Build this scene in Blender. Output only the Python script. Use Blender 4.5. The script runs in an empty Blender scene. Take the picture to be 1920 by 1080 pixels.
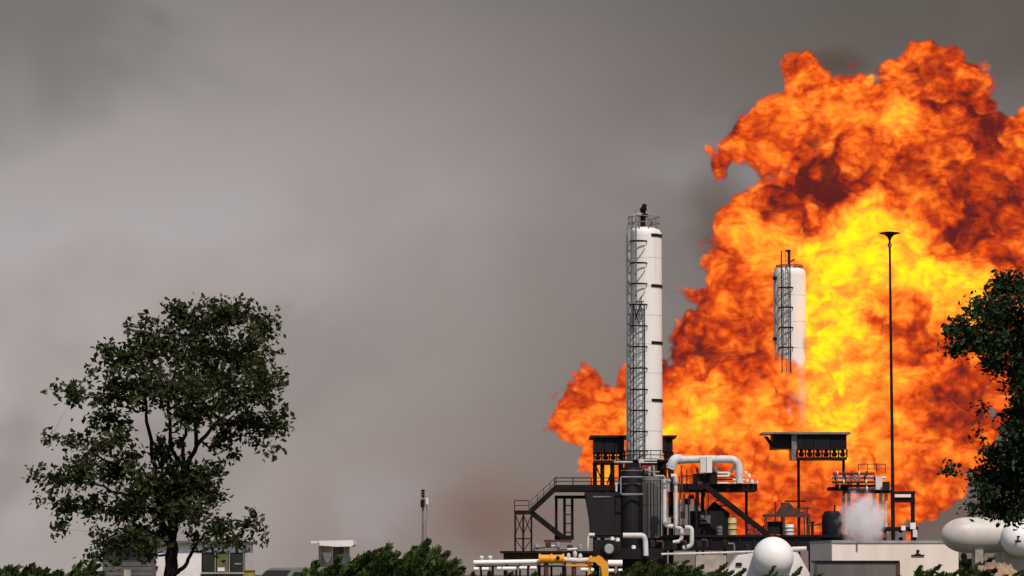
import bpy, math, random
import numpy as np
from mathutils import Vector, Matrix
random.seed(7); RNG=np.random.default_rng(11)
C=bpy.context; S=C.scene; col=S.collection
rad=math.radians

# ------------------------------------------------------------------ camera
F=6250.0; TILT=rad(4.9); CAMZ=1.7          # focal length in photo pixels
cam=bpy.data.cameras.new('camera'); co=bpy.data.objects.new('camera',cam); col.objects.link(co)
cam.lens=F/1920*36; cam.sensor_width=36; cam.clip_start=.5; cam.clip_end=30000
co.location=(0,0,CAMZ); co.rotation_euler=(math.pi/2+TILT,0,0); S.camera=co

def at(px,py,Y):
    """world point at distance Y that the photo shows at pixel px, py"""
    dx=(px-960)/F; dz=(540-py)/F
    y=math.cos(TILT)-dz*math.sin(TILT); z=math.sin(TILT)+dz*math.cos(TILT); s=Y/y
    return Vector((dx*s,Y,CAMZ+z*s))
def mpp(Y): return Y/F

class G:
    """small helper to write node trees as expressions"""
    def __init__(s,nt): s.nt=nt
    def n(s,t,**kw):
        nd=s.nt.nodes.new(t)
        for k,v in kw.items(): setattr(nd,k,v)
        return nd
    def put(s,sock,v):
        if v is None: return
        if hasattr(v,'is_output'): s.nt.links.new(v,sock)
        else: sock.default_value=v
    def m(s,op,a,b=None,c=None,clamp=False):
        nd=s.n('ShaderNodeMath',operation=op,use_clamp=clamp)
        for i,v in enumerate((a,b,c)): s.put(nd.inputs[i],v)
        return nd.outputs[0]
    def v(s,op,a,b=None,scale=None):
        nd=s.n('ShaderNodeVectorMath',operation=op)
        s.put(nd.inputs[0],a); s.put(nd.inputs[1],b)
        if scale is not None: s.put(nd.inputs['Scale'],scale)
        return nd.outputs['Value'] if op in('DISTANCE','LENGTH','DOT_PRODUCT') else nd.outputs[0]
    def noise(s,vec,scale,detail=4,rough=.5,out=0,dist=0):
        nd=s.n('ShaderNodeTexNoise'); s.put(nd.inputs['Vector'],vec)
        nd.inputs['Scale'].default_value=scale; nd.inputs['Detail'].default_value=detail
        nd.inputs['Roughness'].default_value=rough; nd.inputs['Distortion'].default_value=dist
        return nd.outputs[out]
    def voro(s,vec,scale,detail=0,rough=.5):
        nd=s.n('ShaderNodeTexVoronoi',feature='F1'); s.put(nd.inputs['Vector'],vec)
        nd.inputs['Scale'].default_value=scale; nd.inputs['Detail'].default_value=detail; nd.inputs['Roughness'].default_value=rough
        return nd.outputs['Distance']
    def smooth(s,x,a,b):
        nd=s.n('ShaderNodeMapRange',interpolation_type='SMOOTHSTEP'); s.put(nd.inputs[0],x)
        nd.inputs[1].default_value=a; nd.inputs[2].default_value=b
        return nd.outputs[0]
    def mix(s,f,a,b):
        nd=s.n('ShaderNodeMix',data_type='RGBA'); s.put(nd.inputs[0],f)
        for k,v in ((6,a),(7,b)): s.put(nd.inputs[k],(*v,1) if isinstance(v,tuple) and len(v)==3 else v)
        return nd.outputs[2]
    def ramp(s,x,stops):
        nd=s.n('ShaderNodeValToRGB'); s.put(nd.inputs[0],x); r=nd.color_ramp
        for i,(p,c) in enumerate(stops):
            el=r.elements[0] if i==0 else r.elements[-1] if i==len(stops)-1 else r.elements.new(p)
            el.position=p; el.color=(*c,1)
        return nd.outputs[0]
def lin(r,g,b):
    f=lambda c: c/12.92 if c<=.04045 else ((c+.055)/1.055)**2.4
    return (f(r/255),f(g/255),f(b/255))

# ------------------------------------------------------------------ world: smoke filled sky ahead, clear sky behind
SUN_EL=rad(54); SUN_AZ=rad(22)             # from behind the camera, to its right
W=bpy.data.worlds.new('World'); S.world=W; W.use_nodes=True
nt=W.node_tree; nt.nodes.clear(); g=G(nt)
dirv=g.n('ShaderNodeTexCoord').outputs['Generated']
sx=g.n('ShaderNodeSeparateXYZ'); g.put(sx.inputs[0],dirv); X,Y_,Z=sx.outputs
sky=g.n('ShaderNodeTexSky',sky_type='NISHITA'); sky.sun_disc=False; sky.sun_elevation=SUN_EL; sky.sun_rotation=math.pi-SUN_AZ
nz=g.noise(g.v('MULTIPLY',dirv,(1,1,1.4)),9,3,.5,dist=.6)
nz2=g.noise(g.v('ADD',g.v('MULTIPLY',dirv,(1,1,1.15)),(3.3,.7,1.9)),17,3,.5,dist=.5)
nn=g.m('ADD',g.m('SUBTRACT',nz,.5),g.m('MULTIPLY',g.m('SUBTRACT',nz2,.5),.45)); nn=g.m('MULTIPLY',nn,g.m('MULTIPLY_ADD',g.smooth(X,.02,-.12),1.15,.35))
xr=g.m('MULTIPLY_ADD',nn,.05,X)
c=g.mix(g.smooth(xr,-.11,.125),lin(170,161,158),lin(99,90,83))
zt=g.m('ADD',g.m('MULTIPLY_ADD',nn,.10,Z),g.m('MULTIPLY',X,-.09))
c=g.mix(g.m('MULTIPLY',g.smooth(zt,.115,.212),.72),c,lin(90,91,91))
lo_=g.m('MULTIPLY',g.smooth(Z,.085,-.01),g.smooth(X,-.16,.02))
c=g.mix(g.m('MULTIPLY',lo_,.55),c,lin(126,103,92))
c=g.mix(g.m('MULTIPLY',g.smooth(nn,-.04,.2),g.m('MULTIPLY',g.smooth(zt,.19,.10),.5)),c,lin(185,182,188))
c=g.mix(g.m('MULTIPLY',g.smooth(nn,.0,-.2),.28),c,lin(100,94,92))
b1=g.n('ShaderNodeBackground'); g.put(b1.inputs[0],c); b1.inputs[1].default_value=1.0
b2=g.n('ShaderNodeBackground'); g.put(b2.inputs[0],sky.outputs[0]); b2.inputs[1].default_value=.10
mx=g.n('ShaderNodeMixShader'); g.put(mx.inputs[0],g.smooth(Y_,.55,-.05)); g.put(mx.inputs[1],b1.outputs[0]); g.put(mx.inputs[2],b2.outputs[0])
ow=g.n('ShaderNodeOutputWorld'); g.put(ow.inputs[0],mx.outputs[0])
sun=bpy.data.lights.new('sun','SUN'); so=bpy.data.objects.new('sun',sun); col.objects.link(so)
sun.energy=3.5; sun.angle=rad(.53); sun.color=(1,.88,.785)
sd=Vector((math.sin(SUN_AZ)*math.cos(SUN_EL),-math.cos(SUN_AZ)*math.cos(SUN_EL),math.sin(SUN_EL)))
so.rotation_euler=sd.to_track_quat('Z','Y').to_euler(); so.location=(30,-30,60)
S.view_settings.view_transform='Standard'; S.view_settings.look='None'; S.view_settings.exposure=0; S.view_settings.gamma=1
S.cycles.volume_step_rate=2.0; S.cycles.volume_bounces=4

# ------------------------------------------------------------------ materials
def mat(name,c1,c2=None,rough=.6,scale=1.5,metal=0,bump=0,spec=.4,streak=False,thr=(.35,.65)):
    m=bpy.data.materials.new(name); m.use_nodes=True; nt=m.node_tree; g=G(nt); b=nt.nodes['Principled BSDF']
    b.inputs['Roughness'].default_value=rough; b.inputs['Metallic'].default_value=metal; b.inputs['Specular IOR Level'].default_value=spec
    p=g.n('ShaderNodeNewGeometry').outputs['Position']
    if c2 is None: c2=tuple(x*.75 for x in c1)
    q=g.v('MULTIPLY',p,(1,1,.12)) if streak else p
    n=g.noise(q,scale,6,.62)
    g.put(b.inputs['Base Color'],g.mix(g.smooth(n,*thr),c1,c2))
    if bump:
        bn=g.n('ShaderNodeBump'); bn.inputs['Strength'].default_value=bump; g.put(bn.inputs['Height'],g.noise(p,scale*4,5,.6)); g.put(b.inputs['Normal'],bn.outputs[0])
    return m
M=dict(
 white=mat('white_paint',(.77,.725,.67),(.54,.47,.41),.55,.9,streak=True,thr=(.48,.85)),
 pipe=mat('white_pipe_cladding',(.62,.585,.555),(.34,.295,.27),.6,1.6,thr=(.42,.8)),
 tank=mat('white_tank_paint',(.84,.80,.76),(.70,.64,.58),.45,.9,streak=True,thr=(.5,.85)),
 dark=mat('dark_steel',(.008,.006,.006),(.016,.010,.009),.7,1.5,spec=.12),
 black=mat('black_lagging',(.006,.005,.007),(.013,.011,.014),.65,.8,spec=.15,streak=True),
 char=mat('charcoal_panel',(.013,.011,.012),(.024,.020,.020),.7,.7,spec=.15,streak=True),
 grey=mat('grey_steel',(.20,.19,.18),(.12,.11,.105),.5,1.5),
 lgrey=mat('galvanised_grey',(.36,.35,.34),(.25,.24,.23),.45,1.5),
 red=mat('red_paint',(.33,.035,.03),(.18,.02,.02),.5,2),
 rust=mat('rusty_steel',(.10,.034,.02),(.05,.02,.014),.7,2.5),
 yellow=mat('yellow_paint',(.78,.33,.012),(.58,.22,.01),.5,2.2,thr=(.45,.75)),
 cream=mat('cream_drum',(.68,.55,.25),(.5,.38,.15),.5,2),
 tankb=mat('shade_greyed_tank_paint',(.58,.53,.48),(.44,.39,.35),.45,.7,streak=True,thr=(.4,.75)),  # dirtier tank paint, greyed overall to put the underside's shade into the colour
 shed=mat('cream_wall',(.82,.71,.61),(.72,.61,.52),.8,.5,bump=.05,streak=True),
 shedside=mat('grey_cladding',(.30,.27,.25),(.22,.2,.19),.7,.6,streak=True),
 grate=mat('grey_container_steel',(.15,.138,.13),(.115,.105,.10),.7,.7,spec=.2,streak=True),
 conc=mat('concrete',(.42,.37,.31),(.30,.26,.22),.9,1.3,bump=.2),
 ground=mat('dry_grass_ground',(.10,.085,.05),(.055,.06,.028),.95,.35,bump=.4),
 greywall=mat('grey_siding',(.14,.128,.125),(.10,.09,.088),.85,1.2,spec=.15),
 shingle=mat('dark_shingle',(.030,.026,.025),(.05,.043,.04),.9,3,bump=.3),
 wwall=mat('white_siding',(.80,.74,.72),(.68,.62,.60),.7,1.0),
 olive=mat('olive_blind',(.13,.115,.04),(.09,.08,.03),.7,2),
 brownp=mat('brown_panel',(.52,.43,.38),(.42,.34,.30),.6,1.5),
 carp=mat('grey_green_car_paint',(.20,.21,.18),(.16,.17,.145),.3,1.5,metal=.2),
 rubber=mat('black_rubber',(.012,.012,.012),None,.8,3),
 bark=mat('dark_bark',(.010,.006,.005),(.020,.012,.010),.95,14,bump=.6,spec=.05),
 soil=mat('tan_soil',(.36,.24,.15),(.25,.16,.10),.95,1.2,bump=.4),
)
def glassm():
    m=bpy.data.materials.new('dark_window_glass'); m.use_nodes=True; b=m.node_tree.nodes['Principled BSDF']
    b.inputs['Base Color'].default_value=(.008,.009,.010,1); b.inputs['Roughness'].default_value=.08; b.inputs['Specular IOR Level'].default_value=.6; return m
M['glass']=glassm()
def leafm(name,cols,tr=.35):
    m=bpy.data.materials.new(name); m.use_nodes=True; nt=m.node_tree; nt.nodes.clear(); g=G(nt)
    geo=g.n('ShaderNodeNewGeometry'); n=g.noise(geo.outputs['Position'],1.1,3,.6)
    f=g.m('ADD',g.m('MULTIPLY',geo.outputs['Random Per Island'],.55),g.m('MULTIPLY',n,.5))
    c=g.ramp(f,[(.2,cols[0]),(.55,cols[1]),(.95,cols[2])])
    d=g.n('ShaderNodeBsdfPrincipled'); g.put(d.inputs['Base Color'],c); d.inputs['Roughness'].default_value=.7; d.inputs['Specular IOR Level'].default_value=.08
    t=g.n('ShaderNodeBsdfTranslucent'); g.put(t.inputs[0],c); x=g.n('ShaderNodeMixShader'); x.inputs[0].default_value=tr
    g.put(x.inputs[1],d.outputs[0]); g.put(x.inputs[2],t.outputs[0]); o=g.n('ShaderNodeOutputMaterial'); g.put(o.inputs[0],x.outputs[0]); return m
M['leafA']=leafm('tree_leaf',[(.022,.027,.010),(.044,.055,.017),(.09,.105,.034)])
M['leafB']=leafm('dark_tree_leaf',[(.013,.022,.010),(.028,.044,.019),(.06,.085,.036)],.15)
M['leafC']=leafm('juniper_leaf',[(.024,.036,.009),(.058,.085,.022),(.11,.15,.045)],.2)
M['leafD']=leafm('hedge_leaf',[(.024,.035,.009),(.052,.073,.020),(.10,.13,.04)],.2)

# ------------------------------------------------------------------ mesh helpers
ORG={}
class MB:
    def __init__(s): s.v=[]; s.f=[]
    def add(s,vs,fs):
        o=len(s.v); s.v+= [Vector(p) for p in vs]; s.f+=[tuple(i+o for i in f) for f in fs]; return s
    def box(s,p0,p1):
        a=[min(p0[i],p1[i]) for i in range(3)]; b=[max(p0[i],p1[i]) for i in range(3)]
        vs=[(x,y,z) for z in (a[2],b[2]) for y in (a[1],b[1]) for x in (a[0],b[0])]
        return s.add(vs,[(0,2,3,1),(4,5,7,6),(0,1,5,4),(2,6,7,3),(0,4,6,2),(1,3,7,5)])
    def bp(s,x0,y0,x1,y1,Y,dep=.3):
        """box whose front face spans the given photo pixels at distance Y"""
        a=at(x0,y0,Y); b=at(x1,y1,Y); m=(y0+y1)/2
        return s.box((at(x0,m,Y).x,Y,a.z),(at(x1,m,Y).x,Y+dep,b.z))
    def bar(s,a,b,w=.1,h=None):
        h=h or w; a=Vector(a); b=Vector(b); d=(b-a).normalized()
        u=d.cross(Vector((0,0,1))); u=Vector((1,0,0)) if u.length<1e-3 else u.normalized(); t=d.cross(u).normalized()
        vs=[p+u*i*w/2+t*j*h/2 for p in (a,b) for i,j in((-1,-1),(1,-1),(1,1),(-1,1))]
        return s.add(vs,[(0,1,2,3),(7,6,5,4),(0,4,5,1),(1,5,6,2),(2,6,7,3),(3,7,4,0)])
    def tube(s,pts,r,n=10,cap=True):
        pts=[Vector(p) for p in pts]; k=len(pts); rs=r if isinstance(r,(list,tuple)) else [r]*k
        ref=None; rings=[]
        for i,p in enumerate(pts):
            d=(pts[min(i+1,k-1)]-pts[max(i-1,0)]).normalized()
            if ref is None: ref=d.orthogonal().normalized()
            else: ref=(ref-d*ref.dot(d)).normalized()
            w=d.cross(ref); rings.append([p+(ref*math.cos(a)+w*math.sin(a))*rs[i] for a in [2*math.pi*j/n for j in range(n)]])
        fs=[(i*n+j,i*n+(j+1)%n,(i+1)*n+(j+1)%n,(i+1)*n+j) for i in range(k-1) for j in range(n)]
        if cap: fs+= [tuple(reversed(range(n))),tuple((k-1)*n+j for j in range(n))]
        return s.add([q for R in rings for q in R],fs)
    def lathe(s,c,prof,n=24,axis='z',rot=None):
        c=Vector(c); vs=[]
        for r,z in prof:
            for j in range(n):
                a=2*math.pi*j/n; q=Vector((r*math.cos(a),r*math.sin(a),z))
                if rot is not None: q=rot@q
                vs.append(c+q)
        k=len(prof)
        fs=[(i*n+j,i*n+(j+1)%n,(i+1)*n+(j+1)%n,(i+1)*n+j) for i in range(k-1) for j in range(n)]
        fs+=[tuple(reversed(range(n))),tuple((k-1)*n+j for j in range(n))]
        return s.add(vs,fs)
    def prism(s,poly,z0,z1):
        n=len(poly); vs=[(x,y,z0) for x,y in poly]+[(x,y,z1) for x,y in poly]
        return s.add(vs,[tuple(reversed(range(n))),tuple(range(n,2*n))]+[(i,(i+1)%n,n+(i+1)%n,n+i) for i in range(n)])
    def prof(s,pts,Y,dep):
        """front outline in photo pixels, extruded back by dep"""
        n=len(pts); f=[at(x,y,Y) for x,y in pts]; b=[p+Vector((0,dep,0)) for p in f]
        return s.add(f+b,[tuple(range(n)),tuple(reversed(range(n,2*n)))]+[(i,n+i,n+(i+1)%n,(i+1)%n) for i in range(n)])
    def build(s,name,m,parent=None,smooth=False,org=None):
        me=bpy.data.meshes.new(name)
        o=ORG[parent.name] if parent else Vector(org) if org is not None else Vector((sum(p.x for p in s.v)/len(s.v),sum(p.y for p in s.v)/len(s.v),min(p.z for p in s.v)))
        me.from_pydata([tuple(p-o) for p in s.v],[],s.f); me.materials.append(M[m] if isinstance(m,str) else m)
        import bmesh
        bm=bmesh.new(); bm.from_mesh(me); bmesh.ops.recalc_face_normals(bm,faces=bm.faces); bm.to_mesh(me); bm.free()
        if smooth:
            me.polygons.foreach_set('use_smooth',[True]*len(me.polygons)); me.set_sharp_from_angle(angle=rad(40))
        ob=bpy.data.objects.new(name,me); col.objects.link(ob)
        if parent: ob.parent=parent
        else: ob.location=o
        ORG[ob.name]=o; return ob
def tag(o,label,cat,group=None,kind=None):
    if label: o['label']=label
    if cat: o['category']=cat
    if group: o['group']=group
    if kind: o['kind']=kind
    return o
def thing(name,loc,label,cat,group=None):
    o=bpy.data.objects.new(name,None); col.objects.link(o); o.location=loc; o.empty_display_size=.5; ORG[o.name]=Vector(loc)
    return tag(o,label,cat,group)
def clone(o,parent,off):
    c=o.copy(); col.objects.link(c); c.parent=parent; c.location=o.location+Vector(off); ORG[c.name]=ORG[parent.name]; return c
def arc(c,r,a0,a1,ax,ay,n=8):
    c=Vector(c); ax=Vector(ax); ay=Vector(ay)
    return [c+ax*r*math.cos(a0+(a1-a0)*i/n)+ay*r*math.sin(a0+(a1-a0)*i/n) for i in range(n+1)]
def bend(pts,r,n=6):
    """round the corners of a polyline"""
    pts=[Vector(p) for p in pts]; out=[pts[0]]
    for i in range(1,len(pts)-1):
        a,b,c=pts[i-1:i+2]; u=(a-b); v=(c-b); k=min(r,u.length*.49,v.length*.49); p=b+u.normalized()*k; q=b+v.normalized()*k
        out+=[(p*(1-t)**2+b*2*t*(1-t)+q*t*t) for t in [j/n for j in range(n+1)]]
    return out+[pts[-1]]
PX=lambda pts,Y:[at(x,y,Y) for x,y in pts]

# ------------------------------------------------------------------ ground
gm=MB(); N=40
gx=np.sign(np.linspace(-1,1,N))*np.abs(np.linspace(-1,1,N))**3*6000
for j in range(N):
    for i in range(N): gm.v.append(Vector((gx[i],gx[j]+150,0)))
gm.f=[(j*N+i,j*N+i+1,(j+1)*N+i+1,(j+1)*N+i) for j in range(N-1) for i in range(N-1)]
tag(gm.build('ground','ground',org=(0,0,0)),'dry grassy ground','ground',kind='structure'); 
pad=MB(); pad.box((3,226,0.0),(42,290,.12)); tag(pad.build('plant_pavement','conc'),'concrete pad under the gas plant','pavement',kind='structure')

# ------------------------------------------------------------------ fireball
YF=263.5
BL='''1725 155 84 2;1590 195 78 0;1820 195 76 2;1500 235 84 0;1450 290 60 0;1640 280 125 0;1775 300 125 0;1600 350 130 -1;1905 285 88 1;1960 370 120 0;1503 152 46 1;1530 175 54 1;1368 298 40 0;1358 332 27 0;1412 286 50 0;1490 375 62 0;1465 432 50 0;1438 362 42 0;1700 400 130 -1;1850 430 130 -1;1980 520 150 0;1400 468 86 0;1376 508 76 0;1370 562 76 0;1450 540 105 1;1590 500 125 0;1740 560 135 -1;1880 580 140 0;1960 700 110 0;1310 655 72 0;1400 680 120 0;1285 740 80 1;1180 740 62 1;1120 748 64 1;1085 785 60 1;1072 792 46 1;1140 805 68 1;1160 860 66 1;1128 878 54 1;1250 810 95 0;1350 800 115 -1;1480 740 122 -4;1600 740 135 -3;1740 720 135 -2;1830 690 95 0;1790 830 84 0;1755 890 68 0;1705 935 62 0;1640 890 100 -3;1500 890 100 -3;1400 900 85 -2;1450 955 66 -2;1330 880 90 -1;1220 880 75 0;1580 945 72 -2;1690 968 42 0;1610 620 105 -3;1555 670 84 -4;1540 590 60 -6;1492 738 80 -6.8;1490 860 92 -8;1480 945 66 -9;1565 900 76 -8;1420 925 66 -7;1540 800 78 -5;1350 950 50 -4'''
blobs=[tuple(float(v) for v in b.split()) for b in BL.split(';')]
FP=[(at(x,y,YF+dy),r*mpp(YF)) for x,y,r,dy in blobs]
flo=Vector([min(p[i]-r for p,r in FP)-1.6 for i in range(3)]); fhi=Vector([max(p[i]+r for p,r in FP)+1.6 for i in range(3)])
flo.z=max(flo.z,.2)
def fire_group(vox,mt,mesh=None):
    nt=bpy.data.node_groups.new('fire_field','GeometryNodeTree'); g=G(nt)
    nt.interface.new_socket('Geometry',in_out='OUTPUT',socket_type='NodeSocketGeometry')
    out=g.n('NodeGroupOutput'); pos=g.n('GeometryNodeInputPosition').outputs[0]
    w1=g.v('SUBTRACT',g.noise(pos,.2,2.5,.6,out=1),(.5,.5,.5))
    p1=g.v('ADD',pos,g.v('SCALE',w1,scale=2.8)); ps=g.v('ADD',pos,g.v('SCALE',w1,scale=1.3))
    d=None
    for c,r in FP:
        e=g.m('SUBTRACT',g.v('DISTANCE',ps,tuple(c)),r)
        d=e if d is None else g.m('SMOOTH_MIN',d,e,1.0)
    d=g.m('ADD',d,g.m('MULTIPLY',g.m('SUBTRACT',g.voro(p1,.26,1.8,.5),.71),2.8))
    d=g.m('ADD',d,g.m('MULTIPLY',g.m('SUBTRACT',g.noise(p1,.6,5,.6),.5),2.3))
    val=g.m('MULTIPLY',d,-1/2.5,clamp=True)      # 0 at the rim, 1 at 2.5 m and deeper
    vc=g.n('GeometryNodeVolumeCube'); g.put(vc.inputs['Density'],val)
    vc.inputs['Min'].default_value=flo; vc.inputs['Max'].default_value=fhi
    for i,k in enumerate('XYZ'): vc.inputs['Resolution '+k].default_value=max(8,int((fhi-flo)[i]/vox))
    last=vc.outputs[0]
    if mesh:
        vm=g.n('GeometryNodeVolumeToMesh',resolution_mode='VOXEL_SIZE'); g.put(vm.inputs[0],last)
        vm.inputs['Threshold'].default_value=mesh; vm.inputs['Voxel Size'].default_value=vox; last=vm.outputs[0]
    sm=g.n('GeometryNodeSetMaterial'); g.put(sm.inputs[0],last); sm.inputs['Material'].default_value=mt
    g.put(out.inputs[0],sm.outputs[0]); return nt
HOT='''1590 465 60 1.0;1640 430 50 .9;1690 420 50 .7;1690 490 50 .7;1770 535 55 .85;1545 450 40 .7;1600 540 55 .7;1550 570 40 1.0;1545 640 40 1.2;1552 720 42 1.1;1548 790 38 .9;1590 680 30 .4;1840 570 50 .6;1800 520 40 .5;1495 195 36 .6;1470 235 24 .4;1700 215 32 .75;1640 180 50 .3;1600 250 40 .3;1310 755 42 .6;1680 715 45 .55;1620 780 45 .45;1640 640 36 .4;1420 430 55 .5;1480 450 40 .5;1430 640 40 .3;1110 780 50 .3;1150 850 50 .25;1430 800 70 .25;1360 800 50 .25;1290 830 50 .3;1560 880 80 .2;1650 880 60 .15;1440 900 50 .15;1560 300 30 .3;1800 620 40 .3;1750 820 60 .15
1560 190 36 -.35;1500 260 40 -.5;1620 290 60 -.5;1500 140 30 -.4;1720 110 40 -.25;1820 180 70 -.75;1850 240 40 -.6;1880 330 50 -.3;1840 440 70 -.75;1780 470 40 -.6;1530 365 40 -1.6;1505 345 26 -.8;1565 350 26 -.7;1520 425 16 -1.3;1500 400 26 -.8;1580 340 40 -.7;1690 360 40 -.5;1650 600 50 -.6;1710 640 50 -.65;1820 690 70 -.6;1340 640 45 -.5;1260 640 50 -.6;1270 600 40 -.4;1340 540 45 -.35;1110 690 45 -.6;1060 770 30 -.5;1740 380 50 -.45;1900 700 80 -.35;1410 650 36 -.7;1490 950 50 -.6;1330 960 50 -.7;1220 700 40 -.4;1480 730 40 -.3;1380 720 35 -.3;1700 780 40 -.3;1780 780 50 -.35;1380 300 40 -.4;1600 930 50 -.5;1470 880 40 -.5;1900 420 50 -.4'''.replace('\n',';')
def fire_mat():
    m=bpy.data.materials.new('flame'); m.use_nodes=True; nt=m.node_tree; nt.nodes.clear(); g=G(nt)
    out=g.n('ShaderNodeOutputMaterial'); geo=g.n('ShaderNodeNewGeometry').outputs['Position']
    d=g.n('ShaderNodeAttribute',attribute_name='density').outputs['Fac']
    wn=g.v('SUBTRACT',g.noise(geo,.35,2,.5,out=1),(.5,.5,.5)); gp=g.v('ADD',geo,g.v('SCALE',wn,scale=1.9))
    FL_=(1,.3,1); hp=g.v('MULTIPLY',g.v('ADD',geo,g.v('SCALE',wn,scale=5.0)),FL_); heat=None
    for h in HOT.split(';'):
        x,y,r,a=(float(q) for q in h.split()); a*=1 if a>0 else .8; c=at(x,y,YF-5.5); R_=r*mpp(YF)*2.3
        w=g.m('MULTIPLY_ADD',g.v('DISTANCE',hp,(c.x,c.y*.3,c.z)),-1/R_,1.0,clamp=True)
        heat=g.m('MULTIPLY_ADD',w,a,heat if heat is not None else 0.0)
    n=g.noise(g.v('MULTIPLY',gp,(.9,.8,1.1)),.52,5,.6)
    n3=g.noise(g.v('MULTIPLY',gp,(.75,.8,1.5)),1.7,2,.6)
    n=g.m('MULTIPLY_ADD',g.m('SUBTRACT',n3,.5),.36,n)
    heat=g.m('MINIMUM',heat,1.3)
    t=g.m('ADD',g.m('MULTIPLY',heat,.36),g.m('MULTIPLY',g.m('SUBTRACT',n,.5),1.4))
    t=g.m('ADD',t,g.m('MULTIPLY',g.m('POWER',d,.6),.70)); t=g.m('ADD',t,.15)
    c=g.ramp(t,[(0,(.12,.015,.014)),(.12,(.36,.030,.012)),(.25,(.62,.05,.008)),(.37,(1.0,.135,.012)),(.5,(1.2,.25,.025)),(.68,(1.4,.43,.035)),(.84,(1.7,.74,.02)),(1,(1.9,.98,.012))])
    sig=g.m('MULTIPLY',g.m('POWER',d,.95),28.0)
    em=g.n('ShaderNodeEmission'); g.put(em.inputs[0],c); g.put(em.inputs[1],sig)
    ab=g.n('ShaderNodeVolumeAbsorption'); ab.inputs[0].default_value=(0,0,0,1); g.put(ab.inputs[1],sig)
    ad=g.n('ShaderNodeAddShader'); g.put(ad.inputs[0],em.outputs[0]); g.put(ad.inputs[1],ab.outputs[0])
    g.put(out.inputs['Volume'],ad.outputs[0]); return m
def core_mat():
    m=bpy.data.materials.new('flame_core'); m.use_nodes=True; nt=m.node_tree; nt.nodes.clear(); g=G(nt)
    e=g.n('ShaderNodeEmission'); p=g.n('ShaderNodeNewGeometry').outputs['Position']
    g.put(e.inputs[0],g.ramp(g.noise(p,.6,5,.6),[(.3,(.9,.12,.01)),(.5,(1.25,.27,.02)),(.7,(1.5,.5,.02))])); e.inputs[1].default_value=1
    o=g.n('ShaderNodeOutputMaterial'); g.put(o.inputs[0],e.outputs[0]); return m
MF=fire_mat(); MC=core_mat()
tmp=bpy.data.objects.new('core_source',bpy.data.meshes.new('core_source')); col.objects.link(tmp)
md=tmp.modifiers.new('field','NODES'); md.node_group=fire_group(.4,MC,.52)
cme=bpy.data.meshes.new_from_object(tmp.evaluated_get(C.evaluated_depsgraph_get())); bpy.data.objects.remove(tmp)
fb=thing('fireball',at(1500,1010,YF)*1.0,'huge billowing orange and yellow fireball engulfing the gas plant','fireball')
cob=bpy.data.objects.new('flame_core',cme); col.objects.link(cob); cob.parent=fb; cob.location=-ORG[fb.name]; cme.name='flame_core'
if not cme.materials: cme.materials.append(MC)
vol=bpy.data.volumes.new('flames'); fo=bpy.data.objects.new('flames',vol); col.objects.link(fo); fo.parent=fb; fo.location=-ORG[fb.name]
vol.materials.append(MF); fo.modifiers.new('field','NODES').node_group=fire_group(.14,MF)

# ------------------------------------------------------------------ steam, added column veil and dark smoke (real volumes)
def puff(name,label,cat,c,r,colr,dens,scale,seed,kind='stuff',ab=None,edge=(1.0,.35),tp=None):
    m=bpy.data.materials.new(name+'_volume'); m.use_nodes=True; nt=m.node_tree; nt.nodes.clear(); g=G(nt)
    p=g.n('ShaderNodeNewGeometry').outputs['Position']; q=g.v('MULTIPLY',g.v('SUBTRACT',p,tuple(c)),tuple(1/x for x in r)); q=q
    off=g.v('ADD',p,(seed,seed*2.1,0)); n=g.noise(off,scale,5,.62); q=g.v('MULTIPLY',q,tp) if tp else q
    L=g.m('ADD',g.v('LENGTH',q),g.m('MULTIPLY',g.m('SUBTRACT',n,.5),1.5))
    d=g.m('MULTIPLY',g.smooth(L,*edge),dens)
    pv=g.n('ShaderNodeVolumePrincipled'); pv.inputs['Color'].default_value=(*colr,1); g.put(pv.inputs['Density'],d)
    if ab: pv.inputs['Absorption Color'].default_value=(*ab,1)
    o=g.n('ShaderNodeOutputMaterial'); g.put(o.inputs['Volume'],pv.outputs[0])
    prof=[(math.sin(a)*1.25+1e-3,-math.cos(a)*1.25) for a in [math.pi*i/12 for i in range(13)]]
    mb=MB().lathe((0,0,0),prof,20); mb.v=[Vector(c)+Vector((v.x*r[0],v.y*r[1],max(v.z*r[2],.3-c[2]))) for v in mb.v]
    return tag(mb.build(name,m,smooth=True),label,cat,kind=kind)
puff('steam_cloud','white steam puff rising behind the cream shed','steam',at(1618,978,226),(1.9,1.3,2.2),(.995,.99,.995),5.0,1.0,5.0,edge=(.95,.05))
puff('column_veil','thin pale veil added for the shorter column fading into the flames','steam',at(1504,738,251.8),(.62,.5,3.4),(.98,.95,.93),1.0,.7,9.0,edge=(1.0,.0))  # pale volume added to stand for the column glimpsed through the flames
def smoke(px,py,rx,ry,Y,dens,seed,label,scale=.16,tint=(.20,.145,.12)):
    return puff('smoke',label,'smoke',at(px,py,Y),(rx*mpp(Y),6,ry*mpp(Y)),tint,dens,scale,seed)
puff('smoke','brown smoke drifting low left of the gas plant','smoke',at(900,985,296),(190*mpp(296),7,150*mpp(296)),(.40,.21,.14),.10,.10,1,edge=(1.0,-.1))
smoke(1350,420,75,150,275,.09,4,'dark smoke wisp above the tall white column, left of the fireball')
smoke(1420,250,80,70,275,.16,7,'dark smoke wisp at the upper left rim of the fireball')
smoke(1560,120,90,40,275,.14,12,'dark smoke wisp over the small upper lobe of the fireball')

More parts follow.
